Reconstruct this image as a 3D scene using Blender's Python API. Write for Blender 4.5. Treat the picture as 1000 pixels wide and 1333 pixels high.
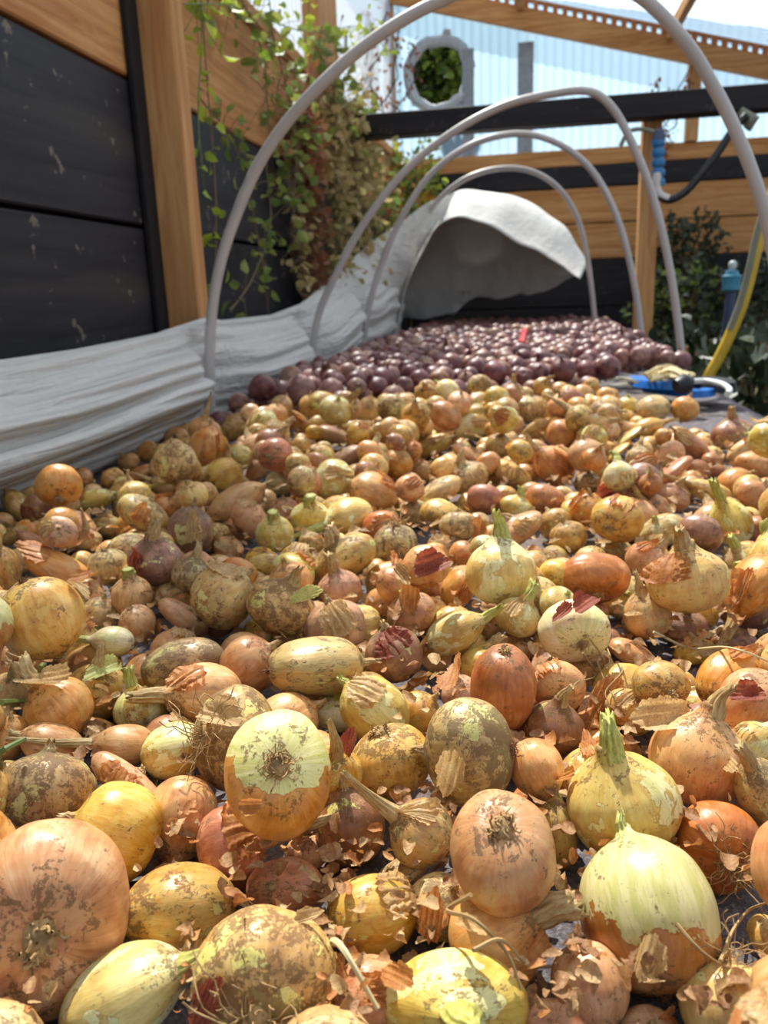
import bpy, math, random
import numpy as np
from mathutils import Vector, Matrix, Quaternion

for o in list(bpy.data.objects):
    bpy.data.objects.remove(o)
SC = bpy.context.scene
COL = SC.collection
TOP = 0.62          # height of the bed surface
EYE = 0.36          # camera height above it

# ------------------------------------------------------------------ camera
FPX = 1050.0
def unit(v):
    v = np.array(v, float); return v / np.linalg.norm(v)
VY = unit((190, 291.5, -FPX)); VZ = unit(np.cross(np.array((1, .037, 0.)), VY)); VX = np.cross(VY, VZ)
RW = np.array([VX, VY, VZ])
CAM = np.array([0, 0, TOP + EYE])
cd = bpy.data.cameras.new('camera'); cam = bpy.data.objects.new('camera', cd); COL.objects.link(cam)
cd.sensor_fit = 'VERTICAL'; cd.sensor_height = 36.0; cd.lens = 36.0 * FPX / 1333.0
M = Matrix([list(RW[0]) + [CAM[0]], list(RW[1]) + [CAM[1]], list(RW[2]) + [CAM[2]], [0, 0, 0, 1]])
cam.matrix_world = M
cd.clip_start = 0.02; cd.clip_end = 200
cd.dof.use_dof = True; cd.dof.focus_distance = 0.56; cd.dof.aperture_fstop = 10.5
SC.camera = cam
def ray(px, py):
    return RW @ np.array([(px - 500.0) / FPX, -(py - 666.5) / FPX, -1.0])
def onY(px, py, y): d = ray(px, py); return CAM + d * (y / d[1])
def onX(px, py, x): d = ray(px, py); return CAM + d * (x / d[0])
def onZ(px, py, z): d = ray(px, py); return CAM + d * ((z - CAM[2]) / d[2])

# ------------------------------------------------------------------ light
w = bpy.data.worlds.new('world'); SC.world = w; w.use_nodes = True
nt = w.node_tree; nt.nodes.clear()
sky = nt.nodes.new('ShaderNodeTexSky'); sky.sky_type = 'NISHITA'; sky.sun_disc = False
sky.sun_elevation = math.radians(54); sky.sun_rotation = math.radians(-24); sky.air_density = 1.0; sky.dust_density = 2.5; sky.ozone_density = 1.0
mixw = nt.nodes.new('ShaderNodeMix'); mixw.data_type = 'RGBA'; mixw.inputs[0].default_value = 0.5
mixw.inputs[7].default_value = (5.6, 6.2, 7.0, 1)
bg = nt.nodes.new('ShaderNodeBackground'); bg.inputs[1].default_value = 0.10
wo = nt.nodes.new('ShaderNodeOutputWorld')
nt.links.new(sky.outputs[0], mixw.inputs[6]); nt.links.new(mixw.outputs[2], bg.inputs[0]); nt.links.new(bg.outputs[0], wo.inputs[0])
ld = bpy.data.lights.new('sun', 'SUN'); ld.energy = 9.0; ld.angle = math.radians(0.9); ld.color = (1, .945, .85)
sun = bpy.data.objects.new('sun', ld); COL.objects.link(sun)
EL, AZ = math.radians(54), math.radians(-24)      # the sun stands ahead and to the left
sd = Vector((math.cos(EL) * math.sin(AZ), math.cos(EL) * math.cos(AZ), math.sin(EL)))
sun.rotation_euler = sd.to_track_quat('Z', 'Y').to_euler(); sun.location = sd * 12
SC.view_settings.view_transform = 'Standard'; SC.view_settings.look = 'None'
SC.view_settings.exposure = 0.4; SC.view_settings.gamma = 1; SC.view_settings.use_curve_mapping = False
SC.cycles.max_bounces = 7; SC.cycles.transparent_max_bounces = 12; SC.cycles.diffuse_bounces = 4
SC.cycles.use_denoising = True

# ------------------------------------------------------------------ helpers
def srgb(r, g, b):
    f = lambda c: (c / 12.92 if c <= .04045 else ((c + .055) / 1.055) ** 2.4)
    return (f(r / 255), f(g / 255), f(b / 255), 1)
def tag(o, label=None, cat=None, group=None, kind=None):
    if label: o['label'] = label
    if cat: o['category'] = cat
    if group: o['group'] = group
    if kind: o['kind'] = kind
    return o
def mesh(name, v, f, mat=None, smooth=True):
    me = bpy.data.meshes.new(name); me.from_pydata([tuple(map(float, p)) for p in v], [], f)
    if mat is not None: me.materials.append(mat)
    if smooth: me.polygons.foreach_set('use_smooth', [True] * len(me.polygons))
    me.update(); return me
def obj(name, me, parent=None, loc=None):
    o = bpy.data.objects.new(name, me); COL.objects.link(o)
    if parent is not None: o.parent = parent
    if loc is not None: o.location = loc
    return o
def empty(name, loc=(0, 0, 0)):
    o = bpy.data.objects.new(name, None); COL.objects.link(o); o.location = loc; o.empty_display_size = .05; return o
class MB:
    def __init__(s): s.v = []; s.f = []
    def add(s, v, f):
        b = len(s.v); s.v += [tuple(map(float, p)) for p in v]; s.f += [tuple(b + i for i in q) for q in f]
    def box(s, lo, hi, bev=.004):
        (x0, y0, z0), (x1, y1, z1) = lo, hi; b = min(bev, (x1 - x0) / 3, (y1 - y0) / 3, (z1 - z0) / 3)
        # chamfered box: 24 vertices
        P = []; idx = {}
        for sx in (0, 1):
            for sy in (0, 1):
                for sz in (0, 1):
                    c = ((x0, x1)[sx], (y0, y1)[sy], (z0, z1)[sz]); d = (b if sx == 0 else -b, b if sy == 0 else -b, b if sz == 0 else -b)
                    for ax in range(3):
                        p = [c[k] + (0 if k == ax else d[k]) for k in range(3)]; idx[sx, sy, sz, ax] = len(P); P.append(p)
        F = []
        for ax in range(3):
            u, v_ = [k for k in range(3) if k != ax]
            for sd_ in (0, 1):
                def key(a, b2):
                    t = [0, 0, 0]; t[ax] = sd_; t[u] = a; t[v_] = b2; return idx[t[0], t[1], t[2], ax]
                q = [key(0, 0), key(1, 0), key(1, 1), key(0, 1)]
                if (sd_ == 0) ^ (ax == 1): q = q[::-1]
                F.append(tuple(q))
        for ax in range(3):
            u, v_ = [k for k in range(3) if k != ax]
            for a in (0, 1):
                for b2 in (0, 1):
                    def key2(s_, face):
                        t = [0, 0, 0]; t[ax] = s_; t[u] = a; t[v_] = b2; return idx[t[0], t[1], t[2], face]
                    F.append((key2(0, u), key2(1, u), key2(1, v_), key2(0, v_)))
        for sx in (0, 1):
            for sy in (0, 1):
                for sz in (0, 1): F.append(tuple(idx[sx, sy, sz, k] for k in range(3)))
        s.add(P, F); return s
    def tube(s, pts, r, n=8, cap=True):
        pts = [np.array(p, float) for p in pts]; m = len(pts); rs = r if hasattr(r, '__len__') else [r] * m
        up = np.array([.13, .21, .97]); V = []; prev = None
        for i in range(m):
            t = unit(pts[min(i + 1, m - 1)] - pts[max(i - 1, 0)] + 1e-9)
            a = np.cross(t, up if prev is None else prev); 
            if prev is None: a = unit(np.cross(t, up) + 1e-9); 
            else: a = unit(prev - t * prev.dot(t) + 1e-9)
            prev = a; b = np.cross(t, a)
            for k in range(n):
                th = 2 * math.pi * k / n; V.append(pts[i] + rs[i] * (a * math.cos(th) + b * math.sin(th)))
        Fc = [(i * n + k, i * n + (k + 1) % n, (i + 1) * n + (k + 1) % n, (i + 1) * n + k) for i in range(m - 1) for k in range(n)]
        if cap: Fc += [tuple(range(n))[::-1], tuple((m - 1) * n + k for k in range(n))]
        s.add(V, Fc); return s
    def build(s, name, mat, parent=None, smooth=False):
        o = obj(name, mesh(name, s.v, s.f, mat, smooth), parent)
        if smooth: autosm(o.data)
        return o
def autosm(me):
    try: me.set_sharp_from_angle(angle=math.radians(50))
    except Exception: pass
def spline(pts, n=8):
    P = [np.array(p, float) for p in pts]; P = [2 * P[0] - P[1]] + P + [2 * P[-1] - P[-2]]; out = []
    for i in range(1, len(P) - 2):
        for k in range(n):
            t = k / n; a, b, c, d = P[i - 1], P[i], P[i + 1], P[i + 2]
            out.append(.5 * ((2 * b) + (c - a) * t + (2 * a - 5 * b + 4 * c - d) * t * t + (3 * b - a - 3 * c + d) * t ** 3))
    out.append(P[-2]); return out

# ------------------------------------------------------------------ node materials
class NM:
    def __init__(s, name, rough=.6, spec=.5):
        s.m = bpy.data.materials.new(name); s.m.use_nodes = True; s.t = s.m.node_tree; s.t.nodes.clear()
        s.out = s.n('ShaderNodeOutputMaterial'); s.b = s.n('ShaderNodeBsdfPrincipled'); s.l(s.b.outputs[0], s.out.inputs[0])
        s.b.inputs['Roughness'].default_value = rough; s.b.inputs['Specular IOR Level'].default_value = spec
    def n(s, k, **kw):
        x = s.t.nodes.new(k)
        for a, b in kw.items(): setattr(x, a, b)
        return x
    def l(s, a, b): s.t.links.new(a, b)
    def val(s, sock, x):
        if hasattr(x, 'is_output') or hasattr(x, 'links'): s.l(x, sock)
        else: sock.default_value = x
    def noise(s, vec, scale, detail=3, rough=.55, dist=0.0):
        x = s.n('ShaderNodeTexNoise'); s.l(vec, x.inputs['Vector'])
        x.inputs['Scale'].default_value = scale; x.inputs['Detail'].default_value = detail; x.inputs['Roughness'].default_value = rough; x.inputs['Distortion'].default_value = dist
        return x.outputs[0]
    def ramp(s, f, stops, interp='LINEAR'):
        x = s.n('ShaderNodeValToRGB'); s.l(f, x.inputs[0]); e = x.color_ramp.elements; x.color_ramp.interpolation = interp
        while len(e) < len(stops): e.new(.5)
        for q, (p, c) in zip(e, stops): q.position = p; q.color = c if len(c) == 4 else (*c, 1)
        return x.outputs[0]
    def sstep(s, f, a, b, lo=0., hi=1.):
        x = s.n('ShaderNodeMapRange'); x.interpolation_type = 'SMOOTHSTEP'; s.l(f, x.inputs[0])
        for k, q in zip((1, 2, 3, 4), (a, b, lo, hi)): x.inputs[k].default_value = q
        return x.outputs[0]
    def math(s, op, a, b=0.0):
        x = s.n('ShaderNodeMath', operation=op); s.val(x.inputs[0], a); s.val(x.inputs[1], b); return x.outputs[0]
    def vmath(s, op, a, b=(0, 0, 0)):
        x = s.n('ShaderNodeVectorMath', operation=op); s.val(x.inputs[0], a); s.val(x.inputs[1], b); return x.outputs[0]
    def mix(s, f, a, b, mode='MIX'):
        x = s.n('ShaderNodeMix', data_type='RGBA', blend_type=mode); s.val(x.inputs[0], f); s.val(x.inputs[6], a); s.val(x.inputs[7], b); return x.outputs[2]
    def base(s, c): s.val(s.b.inputs['Base Color'], c)
    def bump(s, h, strength=.3, dist=.01):
        x = s.n('ShaderNodeBump'); x.inputs['Strength'].default_value = strength; x.inputs['Distance'].default_value = dist; s.l(h, x.inputs['Height']); s.l(x.outputs[0], s.b.inputs['Normal'])
    def coord(s, k='Object'): return s.n('ShaderNodeTexCoord').outputs[k]
    def translucent(s, col, fac):
        t = s.n('ShaderNodeBsdfTranslucent'); s.val(t.inputs[0], col); x = s.n('ShaderNodeMixShader'); x.inputs[0].default_value = fac
        s.l(s.b.outputs[0], x.inputs[1]); s.l(t.outputs[0], x.inputs[2]); s.l(x.outputs[0], s.out.inputs[0])

def wood(name, light, dark, axis='Y', scale=1.0, rough=.7, spots=None):
    m = NM(name, rough, .25); c = m.coord(); mp = m.n('ShaderNodeMapping'); m.l(c, mp.inputs[0])
    sc = {'X': (.6, 9, 9), 'Y': (9, .6, 9), 'Z': (9, 9, .6)}[axis]; mp.inputs['Scale'].default_value = [k * scale for k in sc]
    g = m.noise(mp.outputs[0], 3, 5, .6, 1.2); fine = m.noise(mp.outputs[0], 14, 3)
    col = m.mix(m.sstep(g, .3, .7), light, dark); col = m.mix(m.math('MULTIPLY', m.sstep(fine, .5, .8), .35), col, dark)
    if spots is not None:
        sp = m.noise(c, 19, 3, .5); col = m.mix(m.sstep(sp, .66, .72), col, spots)
        st = m.noise(mp.outputs[0], 1.2, 2); col = m.mix(m.math('MULTIPLY', m.sstep(st, .5, .8), .25), col, spots)
    m.base(col); m.bump(g, .25, .004); return m.m
def plain(name, col, rough=.5, spec=.5, var=.15, scale=20, metallic=0):
    m = NM(name, rough, spec); nz = m.noise(m.coord(), scale, 3)
    m.base(m.mix(m.sstep(nz, .35, .7), col, tuple(k * (1 - var) for k in col[:3]) + (1,))); m.b.inputs['Metallic'].default_value = metallic; return m.m
MAT = {}
MAT['pine'] = wood('orange_pine', srgb(208, 155, 100), srgb(172, 112, 62), 'Y')
MAT['pine_x'] = wood('orange_pine_across', srgb(206, 154, 98), srgb(170, 112, 60), 'X')
MAT['pine_z'] = wood('orange_pine_upright', srgb(206, 158, 104), srgb(176, 120, 70), 'Z')
MAT['black_y'] = wood('black_stained_board', srgb(44, 42, 47), srgb(30, 28, 32), 'Y', .8, .55, srgb(112, 104, 90))
MAT['black_x'] = wood('black_stained_board_across', srgb(42, 39, 42), srgb(28, 25, 28), 'X', .8, .6, srgb(70, 60, 55))
MAT['black_z'] = wood('black_stained_batten', srgb(36, 34, 36), srgb(26, 24, 26), 'Z', .8)
MAT['pvc'] = plain('grey_plastic_pipe', srgb(190, 184, 180), .38, .5, .12, 6)
MAT['black_hose'] = plain('black_rubber', srgb(34, 32, 32), .35)
MAT['yellow_hose'] = plain('yellow_rubber', srgb(214, 176, 48), .45)
MAT['greygreen'] = plain('grey_green_rubber', srgb(130, 132, 112), .5)
MAT['blue'] = plain('blue_plastic', srgb(46, 120, 176), .4)
MAT['navy'] = plain('dull_blue_pipe', srgb(62, 74, 104), .5)
MAT['toolblue'] = plain('bright_blue_plastic', srgb(30, 112, 200), .35)
MAT['toolblack'] = plain('black_grip_rubber', srgb(24, 28, 32), .45)
MAT['steel'] = plain('worn_blade_metal', srgb(176, 170, 156), .4, .5, .3, 30, .6)
MAT['straw'] = plain('dry_straw', srgb(214, 196, 148), .7)
MAT['redtag'] = plain('red_plastic', srgb(196, 34, 36), .5)
MAT['galv'] = plain('grey_metal_strip', srgb(150, 156, 162), .5, .5, .2)

def fabric_mat():
    m = NM('weed_control_fabric', .85, .15); c = m.coord(); a = m.noise(c, 60, 6, .75); b = m.noise(c, 260, 3, .7); d = m.noise(c, 3, 3)
    col = m.ramp(a, [(.3, srgb(58, 56, 62)), (.55, srgb(104, 98, 102)), (.75, srgb(160, 148, 140))])
    col = m.mix(m.math('MULTIPLY', m.sstep(b, .5, .7), .5), col, srgb(168, 160, 158)); col = m.mix(m.math('MULTIPLY', m.sstep(d, .45, .65), .45), col, srgb(132, 112, 92))
    m.base(col); m.bump(m.math('ADD', a, b), .7, .003); return m.m
MAT['fabric'] = fabric_mat()
def fleece_mat(name, tr=.45, bs=1.0):
    m = NM(name, .75, .2); c = m.coord(); a = m.noise(c, 45, 4, .6); col = m.mix(a, srgb(238, 236, 230), srgb(218, 216, 212)); m.base(col)
    mp = m.n('ShaderNodeMapping'); m.l(c, mp.inputs[0]); mp.inputs['Scale'].default_value = (30, 1.6, 30); mp.inputs['Rotation'].default_value = (.12, 0, 0)
    pl = m.noise(mp.outputs[0], 1.0, 4, .6, .4); m.bump(m.math('ADD', m.math('MULTIPLY', pl, 1.0), m.math('MULTIPLY', a, .08)), bs, .03); m.translucent(col, tr); return m.m
MAT['fleece'] = fleece_mat('white_garden_fleece', .3, .8); MAT['fleece_dense'] = fleece_mat('bunched_white_fleece', .10, .25)
def sheet_mat(name, tint, transp, transl, axis=0):
    m = NM(name, .15, .5); m.base(tint); tr = m.n('ShaderNodeBsdfTransparent'); tr.inputs[0].default_value = (.93, .97, 1, 1)
    tl = m.n('ShaderNodeBsdfTranslucent'); c = m.coord(); nz = m.noise(c, 1.7, 4, .6); m.l(m.mix(nz, tint, tuple(k * .86 for k in tint[:3]) + (1,)), tl.inputs[0])
    x = m.n('ShaderNodeMixShader'); x.inputs[0].default_value = transl; m.l(m.b.outputs[0], x.inputs[1]); m.l(tl.outputs[0], x.inputs[2])
    y = m.n('ShaderNodeMixShader'); y.inputs[0].default_value = transp; m.l(x.outputs[0], y.inputs[1]); m.l(tr.outputs[0], y.inputs[2]); m.l(y.outputs[0], m.out.inputs[0])
    return m.m
MAT['wallsheet'] = sheet_mat('milky_corrugated_sheet', srgb(168, 200, 222), .10, .92)
MAT['roofsheet'] = sheet_mat('clear_corrugated_roof_sheet', srgb(226, 234, 242), .62, .8)
def leaf_mat(name, c1, c2, tr=.4, rough=.5):
    m = NM(name, rough, .4); c = m.coord(); a = m.noise(c, 9, 2); oi = m.n('ShaderNodeObjectInfo'); col = m.mix(m.sstep(a, .35, .65), c1, c2)
    m.base(col); m.translucent(col, tr); return m.m
MAT['leaf_lime'] = leaf_mat('lime_leaf', srgb(196, 210, 72), srgb(140, 168, 60))
MAT['leaf_green'] = leaf_mat('green_leaf', srgb(112, 138, 66), srgb(158, 164, 84))
MAT['leaf_tan'] = leaf_mat('dried_leaf', srgb(206, 182, 128), srgb(164, 156, 96))
MAT['leaf_brown'] = leaf_mat('withered_brown_leaf', srgb(166, 106, 76), srgb(130, 92, 60))
MAT['leaf_shade_tone'] = leaf_mat('shade_toned_leaf', srgb(40, 52, 34), srgb(66, 74, 48), .12)  # leaf green darkened in colour to stand in for shade on the shrubs
MAT['leaf_orange'] = leaf_mat('turning_leaf', srgb(208, 130, 44), srgb(190, 170, 50))
MAT['stem'] = plain('woody_stem', srgb(120, 104, 70), .7)
MAT['stem_green'] = plain('green_stem', srgb(110, 126, 62), .6)
def soil_mat():
    m = NM('dark_soil', .95, .1); c = m.coord(); a = m.noise(c, 25, 6, .7); m.base(m.ramp(a, [(.35, srgb(34, 28, 24)), (.65, srgb(74, 62, 50))])); m.bump(a, 1, .03); return m.m
MAT['soil'] = soil_mat()

# ---- onion skins
def onion_mat(name, dark, mid, light, flesh=None, peel=.62, dirt=.62, local=True, rough=.37, glow=.0, blotch=None, peel_dir=False, sat=.92):
    m = NM(name, rough, .45)
    if local:
        c = m.coord(); oi = m.n('ShaderNodeObjectInfo'); rnd = oi.outputs['Random']
    else:
        at = m.n('ShaderNodeAttribute', attribute_name='lc'); c = at.outputs['Vector']; a2 = m.n('ShaderNodeAttribute', attribute_name='tone'); rnd = a2.outputs['Fac']
    off = m.n('ShaderNodeCombineXYZ'); m.l(m.math('MULTIPLY', rnd, 37.), off.inputs[0]); m.l(m.math('MULTIPLY', rnd, 91.), off.inputs[1]); m.l(m.math('MULTIPLY', rnd, 53.), off.inputs[2])
    co = m.vmath('ADD', c, off.outputs[0])
    sx = m.n('ShaderNodeSeparateXYZ'); m.l(c, sx.inputs[0]); cx = m.n('ShaderNodeCombineXYZ'); m.l(sx.outputs[0], cx.inputs[0]); m.l(sx.outputs[1], cx.inputs[1])
    nrm = m.vmath('NORMALIZE', cx.outputs[0]); zc = m.n('ShaderNodeCombineXYZ'); m.l(m.math('MULTIPLY', sx.outputs[2], .22), zc.inputs[2])
    mer = m.vmath('ADD', m.vmath('ADD', nrm, zc.outputs[0]), off.outputs[0])
    veins = m.noise(mer, 8., 5, .62, .3); broad = m.noise(co, 1.6, 3)
    fine = m.noise(mer, 26., 3, .7)
    col = m.ramp(m.math('ADD', m.math('MULTIPLY', veins, .38), m.math('MULTIPLY', broad, .62)), [(.34, dark), (.5, mid), (.64, light)])
    blot = m.noise(co, 1.9, 5, .62, .4)
    if blotch is not None: col = m.mix(m.math('MULTIPLY', m.sstep(blot, .5, .56), .75), col, blotch)
    col = m.mix(m.math('MULTIPLY', m.sstep(fine, .56, .66), .35), col, dark)
    if flesh is not None:
        pn = m.noise(m.vmath('ADD', co, (5.2, 1.3, 8.1)), 1.15, 6, .58, .35)
        if peel_dir:
            pa = m.n('ShaderNodeAttribute', attribute_name='peel_dir'); pa.attribute_type = 'OBJECT'
            dt = m.n('ShaderNodeVectorMath', operation='DOT_PRODUCT'); m.l(c, dt.inputs[0]); m.l(pa.outputs['Vector'], dt.inputs[1])
            pn = m.math('ADD', m.math('MULTIPLY', dt.outputs['Value'], .55), pn)
        fl = m.mix(m.sstep(veins, .4, .62), flesh[0], flesh[1]); fl = m.mix(m.math('MULTIPLY', m.sstep(fine, .55, .64), .3), fl, flesh[2])
        edge = m.sstep(pn, peel - .014, peel - .004); pm = m.sstep(pn, peel, peel + .008)
        col = m.mix(m.math('MULTIPLY', m.math('SUBTRACT', edge, pm), .75), col, dark); col = m.mix(pm, col, fl)
    # dirt crust and specks
    dn = m.noise(co, 3.1, 9, .72, .5); sp = m.noise(co, 17, 4, .7)
    pole = m.sstep(m.math('ABSOLUTE', sx.outputs[2]), .45, .95, 0., .075)
    crust = m.sstep(m.math('ADD', pole, m.math('ADD', m.math('MULTIPLY', dn, .7), m.math('MULTIPLY', sp, .3))), dirt - .015, dirt + .025)
    specks = m.sstep(m.noise(m.vmath('ADD', co, (3, 7, 1)), 12, 6, .78), .63, .655)
    dcol = m.mix(sp, srgb(84, 58, 36), srgb(132, 98, 60))
    col = m.mix(m.math('MULTIPLY', crust, .8), col, dcol); col = m.mix(m.math('MULTIPLY', specks, .75), col, srgb(96, 68, 44))
    hs = m.n('ShaderNodeHueSaturation'); m.val(hs.inputs['Color'], col); m.l(m.math('ADD', m.math('MULTIPLY', rnd, .016), .495), hs.inputs['Hue'])
    fr = m.math('FRACT', m.math('MULTIPLY', rnd, 17.3)); m.l(m.math('ADD', m.math('MULTIPLY', fr, .3), .85), hs.inputs['Value']); fr2 = m.math('FRACT', m.math('MULTIPLY', rnd, 7.7)); m.l(m.math('ADD', m.math('MULTIPLY', fr2, .2), sat), hs.inputs['Saturation'])
    m.base(hs.outputs[0]); m.val(m.b.inputs['Roughness'], m.math('ADD', m.math('MULTIPLY', crust, .35), rough))
    h = m.math('ADD', m.math('ADD', m.math('MULTIPLY', veins, .7), m.math('MULTIPLY', fine, .35)), m.math('MULTIPLY', crust, .8)); h = m.math('ADD', h, m.math('MULTIPLY', specks, .4))
    m.bump(h, .4, .0009)
    if glow: m.b.inputs['Subsurface Weight'].default_value = glow; m.b.inputs['Subsurface Radius'].default_value = (1, .5, .2); m.b.inputs['Subsurface Scale'].default_value = .006
    return m.m
FL = (srgb(222, 204, 136), srgb(206, 196, 118), srgb(160, 150, 82))
FLg = (srgb(226, 214, 158), srgb(206, 198, 128), srgb(160, 152, 88))
SK = {
 'g': onion_mat('golden_onion_skin', srgb(178, 124, 62), srgb(212, 160, 88), srgb(230, 192, 124), FL, .64, .585, blotch=srgb(214, 178, 104)),
 'o': onion_mat('orange_onion_skin', srgb(172, 104, 58), srgb(208, 142, 86), srgb(226, 174, 118), FL, .69, .585, blotch=srgb(206, 156, 100)),
 'y': onion_mat('yellow_green_onion_skin', srgb(176, 136, 66), srgb(208, 174, 92), srgb(224, 200, 124), FLg, .53, .60),
 't': onion_mat('tan_onion_skin', srgb(158, 112, 62), srgb(204, 158, 94), srgb(224, 190, 126), FL, .62, .55, blotch=srgb(196, 166, 104)),
 'p': onion_mat('pink_brown_onion_skin', srgb(160, 102, 66), srgb(206, 148, 104), srgb(226, 182, 138), FL, .70, .58, blotch=srgb(200, 150, 104)),
 'h': onion_mat('half_peeled_onion_skin', srgb(164, 98, 50), srgb(202, 140, 82), srgb(218, 170, 118), FLg, .57, .59, blotch=srgb(192, 134, 92), peel_dir=True),
 'd': onion_mat('soil_smeared_onion_skin', srgb(150, 110, 68), srgb(196, 158, 102), srgb(214, 188, 132), FL, .58, .51),
 'r': onion_mat('russet_onion_skin', srgb(146, 82, 52), srgb(184, 116, 76), srgb(208, 150, 108), FL, .73, .585, blotch=srgb(172, 112, 78)),
 'v': onion_mat('purple_brown_onion_skin', srgb(122, 72, 54), srgb(164, 112, 80), srgb(198, 152, 112), FL, .62, .56, blotch=srgb(142, 98, 82)),
 'w': onion_mat('whitish_onion_skin', srgb(200, 172, 116), srgb(224, 206, 158), srgb(234, 224, 184), FLg, .52, .60),
}
RK = {
 'R': onion_mat('plum_onion_skin', srgb(74, 36, 40), srgb(114, 62, 64), srgb(138, 88, 84), None, .7, .62, rough=.42, sat=.82),
 'S': onion_mat('pinkish_red_onion_skin', srgb(108, 62, 60), srgb(140, 90, 82), srgb(178, 134, 120), None, .7, .6, rough=.44, sat=.82),
 'U': onion_mat('bronze_red_onion_skin', srgb(100, 58, 46), srgb(142, 94, 76), srgb(182, 138, 112), None, .7, .6, rough=.44, sat=.85),
}
SKR = onion_mat('far_yellow_onion_skin', srgb(170, 116, 62), srgb(206, 156, 96), srgb(226, 190, 132), FL, .60, .575, local=False)
RKR = onion_mat('far_red_onion_skin', srgb(80, 42, 44), srgb(118, 70, 68), srgb(160, 112, 104), None, .7, .6, local=False, rough=.44, sat=.82)
def skin_mat(name, dark, mid, light, tr=.42, rough=.5, fine=1):
    m = NM(name, rough, .4); c = m.vmath('MULTIPLY', m.coord(), (fine, fine, fine)); oi = m.n('ShaderNodeObjectInfo'); off = m.n('ShaderNodeCombineXYZ'); m.l(m.math('MULTIPLY', oi.outputs['Random'], 40.), off.inputs[0]); m.l(m.math('MULTIPLY', oi.outputs['Random'], 40.), off.inputs[2])
    mp = m.n('ShaderNodeMapping'); m.l(m.vmath('ADD', c, off.outputs[0]), mp.inputs[0]); mp.inputs['Scale'].default_value = (5, 5, .8)
    v = m.noise(mp.outputs[0], 3.5, 5, .65, .3); b = m.noise(m.vmath('ADD', c, off.outputs[0]), 1.5, 3); s = m.noise(c, 13, 5, .7)
    col = m.ramp(m.math('ADD', m.math('MULTIPLY', v, .6), m.math('MULTIPLY', b, .4)), [(.34, dark), (.5, mid), (.64, light)]); col = m.mix(m.math('MULTIPLY', m.sstep(s, .6, .68), .6), col, srgb(104, 74, 48))
    m.base(col); m.bump(v, .45, .001); m.translucent(col, tr); return m.m
MAT['skin_amber'] = skin_mat('amber_dry_skin', srgb(160, 92, 44), srgb(202, 134, 70), srgb(224, 176, 112))
MAT['skin_cream'] = skin_mat('cream_dry_skin', srgb(170, 126, 76), srgb(212, 176, 118), srgb(234, 210, 160))
MAT['skin_red'] = skin_mat('dark_red_dry_skin', srgb(98, 34, 26), srgb(152, 70, 46), srgb(190, 118, 84))
MAT['skin_husk'] = skin_mat('brown_dry_skin', srgb(126, 82, 48), srgb(172, 126, 80), srgb(204, 166, 114))
for k_, c_ in (('amber', (srgb(150, 88, 42), srgb(192, 130, 72), srgb(216, 168, 108))), ('cream', (srgb(156, 118, 74), srgb(200, 164, 114), srgb(226, 200, 152))), ('husk', (srgb(116, 76, 46), srgb(162, 118, 76), srgb(196, 156, 106)))):
    MAT['litter_' + k_] = skin_mat(k_ + '_skin_scraps', *c_, .3, .6, 28)
MAT['skin_green'] = skin_mat('lime_dry_skin', srgb(166, 158, 78), srgb(212, 212, 126), srgb(232, 236, 168))
MAT['skin_plum'] = skin_mat('plum_dry_skin', srgb(74, 34, 44), srgb(116, 66, 72), srgb(170, 124, 118))
MAT['neck_dry'] = skin_mat('dry_neck', srgb(146, 110, 66), srgb(196, 162, 106), srgb(222, 200, 150), .2, .6)
MAT['neck_green'] = skin_mat('green_neck', srgb(146, 140, 66), srgb(200, 196, 104), srgb(222, 222, 148), .25, .5)
MAT['root'] = plain('dry_roots', srgb(186, 152, 104), .8, .2, .45, 6)
MAT['scar'] = plain('root_scar', srgb(134, 94, 64), .9, .2, .5, 9)
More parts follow.
